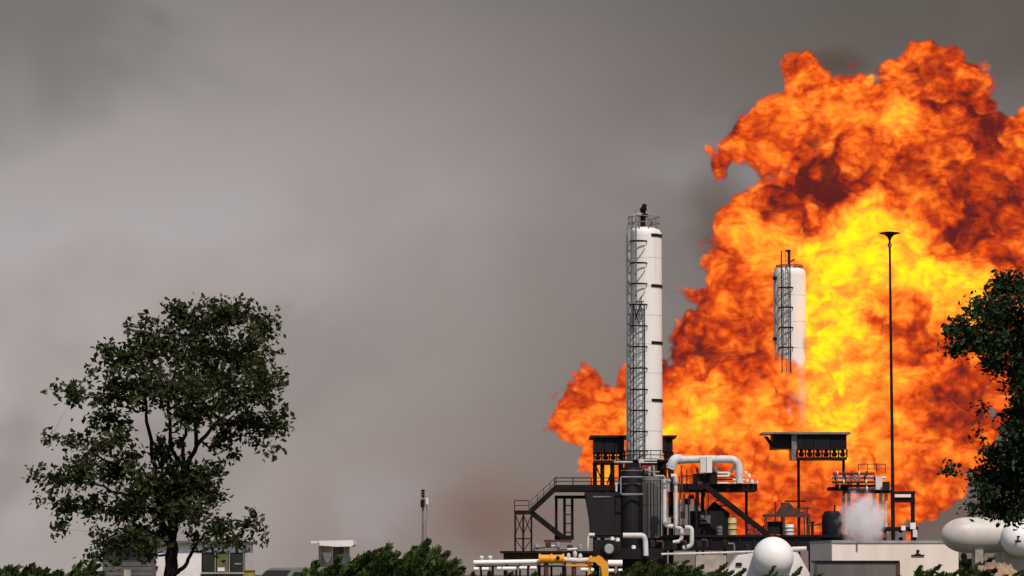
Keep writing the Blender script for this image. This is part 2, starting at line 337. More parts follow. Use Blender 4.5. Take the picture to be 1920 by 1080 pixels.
# ------------------------------------------------------------------ distillation columns
def ring(c,r,y0,y1,n=24): pass
def column(label,axis,rpx,ytop,ybot,Y,hoops,clips,lad,red=False,topl=None):
    k=mpp(Y); r=rpx*k; b=at(axis,(ytop+ybot)/2,Y); zt=at(axis,ytop,Y).z; zb=at(axis,ybot,Y).z
    c=Vector((b.x,Y+r,0)); t=thing('distillation_column',(c.x,c.y,0),label,'column')
    prof=[(r,zb),(r,zt-.5),(r*.985,zt-.22),(r*.9,zt-.02),(r*.7,zt+.13),(r*.3,zt+.22)]
    sh=MB().lathe(c,prof,40).build('shell','white',t,True)
    wl=MB()
    for i in range(1,8):
        z=zb+(zt-zb)*i/8; wl.lathe(c,[(r+.002,z-.02),(r+.012,z-.015),(r+.012,z+.015),(r+.002,z+.02)],40)
    wl.build('weld_band','pipe',sh)['kind']='stuff'
    sk=MB().lathe(c,[(r*1.02,0.12),(r*1.02,zb-.005)],32).build('skirt','black' if topl is None and axis<1300 else 'pipe',t,True)
    # side pipe left of the ladder
    for xo in lad['pipes']:
        x=at(xo,(ytop+ybot)/2,Y).x; pr=.13
        MB().tube([(x,Y+r*.25,zb),(x,Y+r*.25,zt+.1)],pr,10).build('side_pipe','lgrey',t,True)
    # ladder
    xa,xb=(at(q,(ytop+ybot)/2,Y).x for q in lad['rails']); yl=Y-.30
    z0=at(axis,lad['y1'],Y).z; z1=at(axis,lad['y0'],Y).z
    for q in (xa,xb): MB().box((q-.045,yl,z0),(q+.045,yl+.07,z1)).build('ladder_rail','dark',t)
    MB().box(((xa+xb)/2-.03,yl+.01,z0),((xa+xb)/2+.03,yl+.05,z1-(.0 if not topl else (z1-topl)))).build('ladder_rail','grey',t)
    ru=MB(); z=z0+.2
    while z<z1-.1: ru.box((xa+.045,yl+.02,z),(xb-.045,yl+.05,z+.03)); z+=.42
    ru.build('rungs','grey',t)['kind']='stuff'
    first=None
    for hy in hoops:
        z=at(axis,hy,Y).z
        if first is None:
            h=MB(); w=(xb-xa)/2+.22; cc=((xa+xb)/2,yl+.1,z)
            h.tube(arc(cc,w,math.pi*1.08,math.pi*1.92,(1,0,0),(0,1,0),10),.05,6); h.bar((cc[0]-w,yl+.1,z),(cc[0]-w+.02,Y+r*.35,z),.06); h.bar((cc[0]+w,yl+.1,z),(cc[0]+w-.02,Y+.1,z),.06)
            h.bar((xa-.15,yl+.075,z),(xb+.15,yl+.075,z),.07)
            first=(h.build('hoop','dark',t),z)
        else: clone(first[0],t,(0,0,z-first[1]))
    for cy in clips:
        z=at(axis,cy,Y).z; q=MB()
        pts=[c+Vector((math.sin(a)*(r+.05),-math.cos(a)*(r+.05),z)) for a in [rad(22+i*78/8) for i in range(9)]]
        q.add([p+Vector((0,0,dz)) for p in pts for dz in (-.11,.11)]+[c+(p-c-Vector((0,0,z)))*.93+Vector((0,0,z+dz)) for p in pts for dz in (-.11,.11)],
              [(2*i,2*i+2,2*i+3,2*i+1) for i in range(8)]+[(18+2*i,19+2*i,21+2*i,20+2*i) for i in range(8)]+[(2*i+1,2*i+3,21+2*i,19+2*i) for i in range(8)]+[(2*i,18+2*i,20+2*i,2*i+2) for i in range(8)]+[(0,1,19,18),(16,34,35,17)])
        q.build('insulation_clip','dark',t)
    return t,c,r,zb,zt,k
hp=[453,494,533,572,612,651,691,731,770,810,846]
t1,c1,r1,zb1,zt1,k1=column('tall white distillation column standing whole left of the fire',1209,34,428,862,247,hp,[440,535,642,750],dict(rails=(1187,1208),y0=570,y1=862,pipes=(1180,)))
def top_works(t,c,r,zt,k,big,rm='dark'):
    a=MB().lathe(c,[(r*1.1,zt-.02),(r*1.12,zt-.02),(r*1.12,zt+.05),(r*.6,zt+.06)],28); 
    h=1.15 if big else .5
    rl=MB()
    for i in range(10):
        an=2*math.pi*i/10; p=c+Vector((math.cos(an)*r*.95,math.sin(an)*r*.95,zt-.15)); rl.bar(p,p+Vector((0,0,h)),.06)
    for z in (zt+h*.45,zt+h-.18):
        rl.tube(arc(c+Vector((0,0,z)),r*.95,0,2*math.pi,(1,0,0),(0,1,0),24),.035,6)
    rl.build('top_railing',rm,t)
t1k=k1
top_works(t1,c1,r1*.9,zt1,k1,True,'grey')
# upper narrow ladder of the tall column + rest landing
xu=at(1192,500,247).x; zz=lambda y:at(1209,y,247).z
MB().box((xu-.07,246.72,zz(600)),(xu+.07,246.86,zz(395))).build('upper_ladder','grey',t1)
MB().box((xu+.35,246.75,zz(600)),(xu+.41,246.83,zz(556))).build('landing_post','dark',t1)
MB().bar((xu-.1,246.72,zz(600)),(xu+.45,246.72,zz(566)),.07).bar((xu-.2,246.72,zz(572)),(xu+.2,246.72,zz(607)),.07).bar((xu,246.7,zz(566)),(xu+.6,246.7,zz(566)),.06).build('landing_brace','dark',t1)
vt=MB().tube([c1+Vector((-.05,0,zt1-.1)),c1+Vector((-.05,0,zt1+1.55))],.2,10); vt.tube([c1+Vector((-.05,0,zt1+1.5)),c1+Vector((.1,-.1,zt1+1.95))],[.24,.15],10); vt.box(c1+Vector((-.42,-.3,zt1+1.0)),c1+Vector((.3,.3,zt1+1.2))).box(c1+Vector((-.3,-.3,zt1+1.5)),c1+Vector((.22,.2,zt1+1.62)))
vt.build('vent_valve','dark',t1,True)
MB().tube(bend([c1+Vector((-.75,-.5,zt1-.1)),c1+Vector((-.75,-.5,zt1+1.15)),c1+Vector((-.05,-.1,zt1+1.15))],.2),.12,8).build('vent_pipe','lgrey',t1,True)
MB().box(c1+Vector((.35,-.5,zt1)),c1+Vector((.7,-.2,zt1+.75))).build('junction_box','grey',t1)
# base platform ring
def guard(mb,pts,h=1.0,sp=1.2,w=.05,mid=True):
    for a,b in zip(pts[:-1],pts[1:]):
        a=Vector(a); b=Vector(b); n=max(1,int((b-a).length/sp))
        for i in range(n+1): p=a.lerp(b,i/n); mb.bar(p,p+Vector((0,0,h)),w)
        mb.bar(a+Vector((0,0,h)),b+Vector((0,0,h)),w); 
        if mid: mb.bar(a+Vector((0,0,h*.5)),b+Vector((0,0,h*.5)),w*.8)
MB().lathe(c1,[(r1*1.02,zz(862)-.12),(r1*1.35,zz(862)-.12),(r1*1.35,zz(862)),(r1*1.02,zz(862))],32).build('base_walkway','dark',t1)
gb=MB()
for z in (zz(845),zz(853)): gb.tube(arc(c1+Vector((0,0,z)),r1*1.33,0,2*math.pi,(1,0,0),(0,1,0),28),.035,6)
for i in range(14): p=c1+Vector((math.cos(i*.449)*r1*1.33,math.sin(i*.449)*r1*1.33,zz(862))); gb.bar(p,p+Vector((0,0,.7)),.05)
gb.build('base_railing','dark',t1)
MB().bp(1203,872,1228,880,246.2,.3).build('nameplate','red',t1); MB().bp(1198,861,1232,868,246.25,.2).build('flange_band','pipe',t1)

t2,c2,r2,zb2,zt2,k2=column('shorter white distillation column half swallowed by the flames',1484,31,503,900,255.6,[540,577,615,652],[],dict(rails=(1466,1482),y0=470,y1=700,pipes=(1457,)))
top_works(t2,c2,r2*.85,zt2,k2,False,'red')
v2=MB(); p=c2+Vector((-.12,-.6,zt2)); v2.bar(p,p+Vector((0,0,1.5)),.12); v2.box(p+Vector((-.22,-.1,1.35)),p+Vector((.18,.15,1.5))).bar(p+Vector((0,0,.5)),p+Vector((.5,0,.75)),.1)
v2.build('vent_valve','dark',t2)
for y in (518,632): MB().bp(1450,y,1457,y+6,255.5,.4).build('nozzle','dark',t2)

# ------------------------------------------------------------------ air coolers
def cooler(label,x0,x1,yt,yb,Y,dep,fans,legs,ylg,left=None):
    t=thing('air_cooler',(at((x0+x1)/2,yb,Y).x,Y+dep/2,0),label,'cooler')
    MB().bp(x0-7,yt-4,x1+7,yt,Y-.25,dep+.5).build('roof_flange','char' if left is None else 'grey',t)
    yh=yt+(yb-yt)*.58
    n=3 if x1-x0>50 else 2
    w=(x1-x0)/n
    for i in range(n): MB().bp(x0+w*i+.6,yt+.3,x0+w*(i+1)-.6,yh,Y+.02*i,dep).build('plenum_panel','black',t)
    MB().bp(x0,yb-5,x1,yb,Y,dep).build('bottom_beam','dark',t)
    for i in range(fans):
        x=x0+(x1-x0)*(i+.5)/fans; p=at(x,(yh+yb-5)/2,Y+.5); h=(at(x,yh,Y).z-at(x,yb-5,Y).z)
        MB().lathe((p.x,Y+.6,p.z),[(.16,-h*.46),(.22,-h*.2),(.13,h*.1),(.13,h*.46)],10).build('fan_motor','rust',t,True)
    st=MB(); m=max(2,fans)
    for i in range(m+1):
        x=at(x0+(x1-x0)*i/m,(yh+yb)/2,Y).x; st.box((x-.06,Y,at(x0,yh,Y).z),(x+.06,Y+.12,at(x0,yb-5,Y).z))
    st.bp(x0,(yh+yb)/2-3,x1,(yh+yb)/2-1,Y+.15,.1)
    st.build('truss','dark',t)
    for lx in legs:
        z1=at(lx,yb,Y).z; x=at(lx,yb,Y).x
        for yy in ((Y+.2 if left is None else Y+1.3),Y+dep-.3): MB().box((x-.1,yy,.12),(x+.1,yy+.2,z1)).build('leg','dark',t)
    return t
ca=cooler('black air cooler on legs left of the tall white column',1114,1171,820,868,249.0,5,4,(1117,1131,1150,1166),0)
lg=MB(); q=lambda x,y:at(x,y,248.9); lg.bar(q(1117,872),q(1131,908),.1).bar(q(1150,872),q(1138,908),.1); lg.build('brace','dark',ca)
MB().bp(1135,805,1160,818,251,.4).build('glowing_edge','rust',ca) if False else None
cb=cooler('narrow black air cooler visible right of the tall white column',1246,1262,820,866,250.6,4,2,(1248,1260),0)
cc=cooler('right black air cooler wrapped in flames under the shorter column',1495,1588,814,862,250.5,5,6,(1500,1585),0,left=1)
MB().bp(1430,810,1495,813.5,250.3,4).build('roof_flange','grey',cc); MB().bp(1449,814,1484,841,251,4).build('plenum_panel','black',cc); MB().bp(1484.5,814,1494.5,862,250.6,4).build('corner_duct','grey',cc)
MB().prof([(1432,818),(1440,818),(1452,838),(1449,841)],251.2,.3).build('hood_brace','dark',cc)

# ------------------------------------------------------------------ main platform
pl=thing('steel_platform',(at(1250,905,247).x,250,0),'dark steel walkway deck running behind the pipes to the burning side','platform')
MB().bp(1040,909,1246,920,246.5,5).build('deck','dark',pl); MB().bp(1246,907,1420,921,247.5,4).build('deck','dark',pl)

r_=MB(); z=at(1040,909,246.5).z; xa=at(1040,909,246.5).x; xb=at(1246,909,246.5).x
guard(r_,[(xa,246.55,z),(xb,246.55,z)],at(0,896,246.5).z-z,1.25,.075); r_.build('railing','dark',pl)
r_=MB(); xa=at(1246,909,247.5).x; xb=at(1420,909,247.5).x; guard(r_,[(xa,247.55,z),(xb,247.55,z)],.55,1.6,.05); r_.build('railing','lgrey',pl)
for x,Y in ((1160,248),(1240,248),(1307,248),(1318,250),(1400,250.5)): MB().bp(x-2.5,920,x+2.5,1080,Y,.2).build('post','dark',pl)
MB().bp(1040,929,1100,935,247.5,.25).build('lower_beam','dark',pl)
for x in (1043,1058.5,1073): MB().bp(x-2.6,935,x+2.6,1012,247.5,.22).build('post','dark',pl)
for y in (948,965,982,998): MB().bp(1061,y-1,1070.3,y+1,247.6,.08).build('ladder_rung','dark',pl)
MB().bp(1040,1004,1076,1012,247.4,.5).build('foot_beam','dark',pl)
# left stair tower
stt=thing('stair_tower',(at(981,1030,246).x,246,0),'dark lattice stair tower with landing at the left end of the plant','stair tower')
Yt=246.0; A=lambda x,y,dy=0:at(x,y,Yt+dy)
MB().bp(964,957,999,964,Yt,1.8).build('landing','dark',stt)
for x in (966,981,996.5): MB().bp(x-1.8,964,x+1.8,1048,Yt,.16).build('leg','dark',stt)
xbr=MB(); xbr.bar(A(967,967),A(981,1000),.07).bar(A(981,967),A(967,1000),.07).bar(A(982,967),A(996,1000),.07).bar(A(996,967),A(982,1000),.07).bar(A(966,1010),A(997,1010),.09).bar(A(967,1012),A(981,1032),.06).bar(A(996,1012),A(982,1032),.06)
xbr.build('cross_brace','dark',stt)
r_=MB(); z=A(0,957).z; guard(r_,[(A(965,957).x,Yt+1.7,z),(A(965,957).x,Yt+.05,z),(A(992,957).x,Yt+.05,z)],.72,.6,.06); r_.build('railing','dark',stt)
def stair(t,a,b,Y,m='dark',rail=True,steps=11):
    p=at(*a,Y); q=at(*b,Y)
    for dy in (0,1.0): MB().bar(p+Vector((0,dy,0)),q+Vector((0,dy,0)),.09,.38).build('stringer',m,t)
    first=None
    for i in range(1,steps):
        r=p.lerp(q,i/steps)
        if first is None: first=(MB().box(r+Vector((-.14,.06,-.02)),r+Vector((.14,.94,.03))).build('tread',m,t),r)
        else: clone(first[0],t,r-first[1])
    if rail:
        h=MB(); 
        for i in range(5): r=p.lerp(q,i/4); h.bar(r,r+Vector((0,0,.78)),.04)
        for hz in (.78,.42): h.bar(p+Vector((0,0,hz)),q+Vector((0,0,hz)),.04)
        h.build('handrail','dark',t)
stair(stt,(996,958),(1043,914),Yt); stair(stt,(998,962),(1057,1009),Yt+.1,rail=False)
s2=thing('access_stair',(at(1390,1003,245).x,245,0),'dark diagonal stair descending in front of the flames to the dark skid','stairs')
stair(s2,(1322,910),(1442,1004),245.4,rail=False,steps=14)
MB().bp(1290,908,1330,918,245.5,1.2).build('landing','dark',s2); MB().bp(1304,918,1309,1010,245.6,.2).build('leg','dark',s2)

# ------------------------------------------------------------------ vessels under the platform
def vessel(name,label,cat,prof_px,axis,Y,m,bands=(),bm='grey',n=28):
    k=mpp(Y); r0=max(r for r,_ in prof_px)*k; c=Vector((at(axis,prof_px[0][1],Y).x,Y+r0,0))
    t=thing(name,(c.x,c.y,0),label,cat)
    MB().lathe(c,[(r*k,at(axis,y,Y).z) for r,y in prof_px],n).build('shell',m,t,True)
    for y,h in bands:
        z=at(axis,y,Y).z; R=max(r for r,_ in prof_px)*k*1.03
        MB().lathe(c,[(R*.9,z-h),(R,z-h),(R,z+h),(R*.9,z+h)],n).build('stiffening_ring',bm,t)
    return t,c
hx=thing('hopper_housing',(at(1130,1010,245).x,246,0),'charcoal tapered housing under the left end of the walkway','housing')
MB().prof([(1097,923),(1164,923),(1164,1008),(1108,1008),(1106,975),(1102,950)],245.2,3.2).build('housing_shell','char',hx)
MB().bp(1112,930,1146,932.5,245.14,.06).build('seam_strip','grey',hx); MB().bp(1100,1004,1166,1008.5,245.0,.2).build('sill_pipe','black',hx)
vessel('process_vessel','black vertical vessel with pale service rings beneath the tall white column','vessel',[(21,1080),(21,884),(17,876)],1186,244.6,'black',[(928,.03),(907,.03),(882,.04)])
vg,cg=vessel('process_vessel','grey clad vertical vessel right of the black vessel','vessel',[(18,1008),(18,900),(15,893)],1221,244.4,'grate',[(899,.06),(945,.03)])
cgd=MB()
for i in range(7): x=at(1204+i*5.6,950,244.3).x; cgd.box((x-.025,244.25,at(0,1005,244).z),(x+.025,244.31,at(0,900,244).z))
cgd.build('cladding_ribs','dark',vg)['kind']='stuff'
MB().bp(1163,893,1206,895,244.2,.1).bp(1163,925,1206,927,244.2,.1).bp(1163,893,1165,927,244.2,.1).build('cage_frame','lgrey',vg)
MB().bp(1160,893,1245,896,245.9,.1).build('header','grey',vg) if False else None
ck=thing('control_cabinet',(at(1190,880,245.5).x,246,0),'dark control cabinet at the foot of the tall white column','cabinet')
MB().bp(1172,868,1200,890,245.5,.9).build('cabinet_body','black',ck); MB().bp(1203,883,1232,889,245.7,.5).build('cable_tray','lgrey',ck)

# ------------------------------------------------------------------ white pipes
def pipe(name,label,paths,Y,m='pipe',cat='pipe',rb=.6,flanges=(),saddles=()):
    p0=at(*paths[0][0][0][:2],Y); t=thing(name,(p0.x,p0.y,0),label,cat)
    for pts,rp in paths:
        P=[at(q[0],q[1],Y)+Vector((0,q[2] if len(q)>2 else 0,0)) for q in pts]
        MB().tube(bend(P,rb),rp*mpp(Y),14).build('pipe_run',m,t,True)
    for (x,y,w,h) in flanges: MB().tube([at(x-w/2,y,Y),at(x+w/2,y,Y)] if w<h else [at(x,y-h/2,Y),at(x,y+h/2,Y)],max(w,h)/2*mpp(Y),14).build('flange',m,t,True)
    for (x0,y0,x1,y1) in saddles: MB().bp(x0,y0,x1,y1,Y-.05,.5).build('support','dark',t)
    return t
bp=pipe('overhead_pipe','thick white insulated pipe with two elbows crossing in front of the flames',[([(1254,876,-.2),(1264,863),(1300,861),(1386,861),(1386,906)],7.2)],246.8,rb=.75,saddles=[(1300,888,1345,908)])
el=MB().tube(bend([at(1258,880,246.5),at(1264,861,246.5),at(1276,861,246.8)],.5),9.5*mpp(246.5),14).build('elbow_lagging','pipe',bp,True)
MB().bp(1313,857,1324,886,246.3,.75).build('valve_body','pipe',bp); MB().bp(1325,856,1335,886,246.25,.75).build('valve_body','white',bp)
MB().bp(1238,862,1256,880,247.4,.9).build('valve_actuator','dark',bp)
lp=pipe('looped_pipe','thin white pipe loop with flanges below the thick elbowed pipe',[([(1340,861),(1340,880),(1352,893),(1368,890),(1378,872)],3.2)],247.2)
for x0,x1,y in ((1346,1366,886),(1345,1368,892),(1345,1366,905),(1376,1394,905),(1374,1396,899)): MB().bp(x0,y-1.6,x1,y+1.6,246.7,.6).build('flange','white',lp)
hb=thing('valve_cluster',(at(1400,903,247).x,247,0),'small bright valves on the walkway right of the elbowed pipe','valves')
for x,y,r in ((1398,886,3),(1404,892,4),(1401,901,3.4),(1410,903,4),(1420,904,2.5)):
    p=at(x,y,247.3); MB().lathe(p,[(.02,-r*.04),(r*.036,-r*.03),(r*.036,r*.03),(.02,r*.04)],10).build('valve','white',hb,True)
dp=pipe('riser_pipes','pair of white vertical riser pipes with elbows left of the diagonal stair',[([(1246,898),(1246,985),(1262,987)],4.0),([(1258,892),(1267,892),(1267,990),(1278,990),(1278,1014),(1262,1017)],3.6),([(1284,989),(1297,989),(1297,1024),(1280,1027)],4.2)],242.5,rb=.35)
for x,y in ((1246,905),(1246,912),(1252,901),(1267,905),(1250,980),(1278,1000)): p=at(x,y,242.5); MB().lathe(p,[(.24,-.07),(.24,.07)],12).build('flange','lgrey',dp,True)
MB().bp(1250,897,1256,922,242.4,.3).build('valve_body','lgrey',dp); MB().bp(1248,970,1258,984,242.4,.3).build('valve_body','lgrey',dp)
rp=pipe('riser_pipes','two thin reddish grey risers right of the white riser pair',[([(1283,925),(1283,985)],2.0),([(1291,930),(1291,985)],1.6)],247,m='grey')
up=pipe('low_pipe_bend','white pipe bend low in front of the black vessel',[([(1168,1004),(1206,1004),(1210,1012),(1211,1042)],5.0)],241.5,rb=.6)
up2=pipe('low_pipe_bend','slim white pipe bend low before the charcoal housing',[([(1104,1003),(1115,1003)],3.6),([(1103,1004),(1102,1033)],2.6)],241.5)
MB().tube([at(1113,1003,241.5),at(1166,1003,241.5)],2.2*mpp(241.5),10).build('dark_run','black',up2,True)

# ------------------------------------------------------------------ skids and low equipment
sk=thing('steel_skid',(at(1400,1015,243).x,243,0),'long dark steel skid across the foot of the burning plant','skid')
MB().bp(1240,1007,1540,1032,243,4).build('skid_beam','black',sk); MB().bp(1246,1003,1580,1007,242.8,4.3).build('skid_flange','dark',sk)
for i in range(11): MB().bp(1250+i*27,1010,1254+i*27,1031,242.9,.12).build('stiffener','dark',sk)
MB().bp(1540,1003,1600,1034,244,3).build('skid_beam','dark',sk)
for x in (1260,1360,1450,1520): MB().bp(x-3,1032,x+3,1117,243.5,.4).build('leg','dark',sk)
s3=thing('steel_skid',(at(1050,1040,240).x,240,0),'low dark skid deck below the stair tower','skid')
MB().bp(938,1033,1165,1037,240,5).build('deck','dark',s3); MB().bp(1160,1028,1245,1048,241.8,3).build('equipment_base','black',s3); MB().bp(944,1037,1160,1052,241,.3).build('edge_beam','rust',s3)
for x in (950,975,1010,1060,1100): MB().bp(x-2,1037,x+2,1118,240.2,.25).build('leg','dark',s3)
# pump set
pm=thing('pump',(at(1140,1030,239.5).x,239.5,0),'dark pump with round grey end cover below the charcoal housing','pump')
pz=at(1142,1029,239.3)
MB().lathe(pz,[(.02,-.12),(.30,-.10),(.36,0),(.36,.1)],20,rot=Matrix.Rotation(rad(-90),3,'X')).build('end_cover','lgrey',pm,True)
MB().lathe(pz+Vector((0,.1,0)),[(.5,0),(.5,1.4),(.4,1.6)],20,rot=Matrix.Rotation(rad(-90),3,'X')).build('motor_body','black',pm,True)
MB().bp(1115,1012,1164,1034,240.2,1.5).build('pump_casing','char',pm); MB().bp(1112,1034,1170,1048,239.6,2).build('base','dark',pm)
for x,y in ((1148,1010),(1158,1012),(1188,1026)): p=at(x,y,239.6); MB().lathe(p,[(.03,-.14),(.16,-.1),(.16,.1),(.03,.14)],10).build('cap','white',pm,True)
vm=thing('valve_rack',(at(1045,1025,241).x,241,0),'jumble of small grey valves and pipes on the low skid deck','valves')
for i in range(14):
    x=1002+i*6.6+random.uniform(-2,2); y=1033-random.uniform(3,13); p=at(x,y,241+random.uniform(0,1)); zb=at(x,1033,241).z
    if i%3==0: MB().tube([(p.x,p.y,zb),p],.07,8).build('stem','lgrey',vm)
    elif i%3==1: MB().lathe(p,[(.05,-.2),(.2,-.16),(.2,.14),(.05,.2)],10).build('valve','lgrey' if i%2 else 'rust',vm,True)
    else: MB().tube([p+Vector((-.35,0,-.05)),p+Vector((.35,0,0))],.1,8).build('pipe_run','pipe' if i%2 else 'grey',vm,True)
MB().bp(1020,1012,1072,1017,241.8,.4).build('pipe_run','rust',vm)

cl=thing('service_pipes',(at(1200,880,245.3).x,245.3,0),'thin tangled service pipes and cable trays round the foot of the tall column','pipes')
rnd_=random.Random(21)
for i in range(16):
    x=rnd_.uniform(1165,1244); y=rnd_.uniform(864,905); kind=i%4; Yq=244.9+rnd_.random()*.9
    if kind==0: P=[at(x,y,Yq),at(x,y+rnd_.uniform(30,110),Yq)]
    elif kind==1: P=[at(x-rnd_.uniform(8,26),y,Yq),at(x+rnd_.uniform(8,22),y,Yq)]
    else: x2=x+rnd_.uniform(-22,22); P=bend([at(x,y-8,Yq),at(x,y+12,Yq),at(x2,y+12,Yq),at(x2,y+rnd_.uniform(25,70),Yq)],.2)
    MB().tube(P,rnd_.choice([.05,.07,.09]),8).build('pipe_run',rnd_.choice(['lgrey','dark','rust','dark','grey','pipe']),cl,True)
for x in (1236,1240.5,1274,1279): MB().bp(x-.9,893,x+.9,1005,246.2,.08).build('conduit','rust' if x>1250 else 'lgrey',cl)
tg=thing('steel_framework',(at(1290,950,246.8).x,247,0),'dark tangle of thin struts and small pipes round the walkway behind the riser pipes','framework')
for i in range(46):
    x=rnd_.uniform(1238,1345); y=rnd_.uniform(872,998); Yq=246.3+rnd_.random()*2.4
    if i%5==0: MB().bp(x-rnd_.uniform(3,7),y,x+rnd_.uniform(3,7),y+rnd_.uniform(5,14),Yq,.4).build('cabinet',rnd_.choice(['black','dark','char','rust']),tg)
    elif i%5 in (1,2): MB().bar(at(x,y,Yq),at(x,min(1003,y+rnd_.uniform(20,60)),Yq),rnd_.choice([.07,.1])).build('strut',rnd_.choice(['dark','dark','rust']),tg)
    elif i%5==3: MB().bar(at(x,y,Yq),at(x+rnd_.uniform(15,40),y,Yq),.09).build('strut','dark',tg)
    else: MB().tube([at(x,y,Yq),at(x+rnd_.uniform(-12,25),y+rnd_.uniform(5,28),Yq)],.06,6).build('pipe_run',rnd_.choice(['dark','rust','grey']),tg)
for i in range(20):
    x=rnd_.uniform(1425,1660); y=rnd_.uniform(925,990); Yq=249.3+rnd_.random()*2
    if i%3: MB().bar(at(x,y,Yq),at(x,1003,Yq),rnd_.choice([.08,.12])).build('strut',rnd_.choice(['dark','rust']),tg)
    else: MB().bar(at(x,y,Yq),at(x+rnd_.uniform(15,45),y+rnd_.uniform(-6,6),Yq),.12).build('strut',rnd_.choice(['dark','rust']),tg)
gq=thing('equipment_cluster',(at(1290,1020,242.3).x,242.3,0),'small dark pumps and pale fittings along the front of the long skid','equipment')
for i in range(18):
    x=1222+i*15+rnd_.uniform(-5,5); y=rnd_.uniform(1018,1031); p=at(x,y,242.2)
    if 1405<x<1500: continue
    if i%3==0: MB().lathe(p,[(.1,-.25),(.22,-.2),(.22,.15),(.08,.25)],10).build('pump_body','char',gq,True)
    elif i%3==1: MB().tube(bend([p+Vector((-.35,0,.25)),p+Vector((.1,0,.25)),p+Vector((.1,0,-.25))],.15),.06,8).build('pipe_run',rnd_.choice(['lgrey','grey','rust']),gq,True)
    else: MB().bar(p+Vector((-.2,0,0)),p+Vector((.2,0,0)),.2,.16).build('fitting',rnd_.choice(['grey','pipe','dark']),gq)
def drum(label,x,y0,y1,w,Y,m):
    k=mpp(Y); c=at(x,y1,Y); h=at(x,y0,Y).z-c.z; r=w/2*k
    t=thing('drum',c,label,'drum'); pr=[(r,0)]
    for f in (.33,.66): pr+=[(r,h*f-.08),(r*1.06,h*f-.04),(r*1.06,h*f+.04),(r,h*f+.08)]
    MB().lathe(c,pr+[(r,h)],18).build('barrel',m,t,True)
    for f in (.33,.66): MB().lathe(c,[(r*1.07,h*f-.03),(r*1.09,h*f-.03),(r*1.09,h*f+.03),(r*1.07,h*f+.03)],18).build('hoop','dark',t)
drum('cream yellow vertical drum behind the diagonal stair',1373,971,1003,16,244,'cream'); drum('white drum standing on the skid before the flames',1480,983,1003,17,244,'white')
drum('small grey drum left of the cream yellow drum',1349,986,1003,11,244,'grey')
rv=thing('valve_cluster',(at(1410,995,244).x,244,0),'red valves under the diagonal stair','valves')
for x,y,r in ((1404,988,5),(1404,998,4.5),(1416,995,4),(1423,1000,3)): p=at(x,y,244); MB().lathe(p,[(.03,-r*.04),(r*.034,-r*.03),(r*.034,r*.03),(.03,r*.04)],10).build('valve','red',rv,True)
MB().bp(1400,1000,1426,1003,243.9,.3).build('base','rust',rv)
sp=MB().bp(1521,980,1526,1003,244,.2).bp(1519,978,1528,981,243.95,.3); tag(sp.build('stand_pipe','dark'),'short dark standpipe on the skid right of the white drum','pipe')
vessel('process_vessel','dark squat vessel left of the steam puff','vessel',[(19,1003),(19,968),(13,958)],1562,244.5,'black')
eq=thing('machinery_housing',(at(1330,1000,247).x,247,0),'dark equipment housing under the walkway behind the risers','equipment')
MB().bp(1296,958,1356,1003,248,2).build('housing','char',eq); MB().prof([(1320,962),(1340,940),(1368,962),(1368,1003),(1320,1003)],248.3,1.5).build('duct','black',eq)
MB().bp(1312,966,1332,982,247.9,.1).build('panel','grey',eq)
eq2=thing('machinery_rack',(at(1475,1000,249).x,249,0),'scorched machinery rack low in the flames left of the white drum','equipment')
MB().bp(1432,964,1520,969,248,1.2).build('beam','rust',eq2); MB().prof([(1455,964),(1470,942),(1480,942),(1500,964)],248.2,.8).build('hood','rust',eq2)
for x in (1436,1470,1517): MB().bp(x-2,969,x+2,1003,248,.2).build('leg','rust',eq2)
MB().bp(1440,978,1466,1002,248.5,.8).build('machine_body','char',eq2)
wp=pipe('long_pipe','long slim white pipe running along the foot of the dark skid',[([(1240,1039),(1330,1037),(1420,1034)],2.0),([(1478,1030),(1512,1029)],4.6)],238)
MB().bp(1305,1041,1362,1078,239,1.5).build('pipe_pedestal','conc',wp)

# ------------------------------------------------------------------ right hand pipe bank and frames
pb=thing('pipe_bank',(at(1610,900,247).x,247,0),'bank of stacked scorched pipes and flanges right of the right air cooler','pipe bank')
first=None
for i,(y,x0,x1,m) in enumerate(((888,1562,1640,'rust'),(896,1558,1660,'pipe'),(904,1560,1640,'rust'),(911,1566,1660,'dark'),(917,1590,1668,'rust'))):
    MB().tube([at(x0,y,246+.3*(i%2)),at(x1,y,246+.3*(i%2))],2.4*mpp(246),10).build('pipe_run',m,pb,True)
    for j in range(5):
        x=x0+8+j*(x1-x0-10)/5; p=at(x,y,246+.3*(i%2)); MB().tube([p-Vector((.05,0,0)),p+Vector((.05,0,0))],.2,10).build('flange','pipe' if (i+j)%3==0 else 'rust',pb,True)
MB().bp(1588,919,1672,924,246.2,2).build('beam','dark',pb); MB().bp(1555,913,1592,919,246.4,2).build('beam','dark',pb)
for x,m in ((1592,'rust'),(1640,'pipe'),(1652,'lgrey'),(1662,'cream')): MB().bp(x-3,924,x+3,1000,246.6,.3).build('leg',m,pb)
r_=MB(); guard(r_,[at(1610,888,247.5),at(1660,888,247.5)],.7,.6,.06); r_.build('railing','rust',pb)
MB().bp(1642,893,1654,918,245.9,.5).build('valve_body','pipe',pb); MB().bp(1656,903,1668,920,245.9,.5).build('valve_body','char',pb)
fr=thing('portal_frame',(at(1694,1000,246).x,246,0),'dark steel portal frame right of the light mast','frame')
MB().bp(1672,921,1716,926,246,.4).build('beam','dark',fr); MB().bp(1672,933,1716,942,246,.4).build('beam','dark',fr)
MB().bp(1709,921,1716,1117,246.05,.35).build('leg','dark',fr); MB().bp(1672,924,1677,1117,246.05,.35).build('leg','dark',fr)
MB().bp(1678,927,1708,932,245.85,.12).build('panel','white',fr)
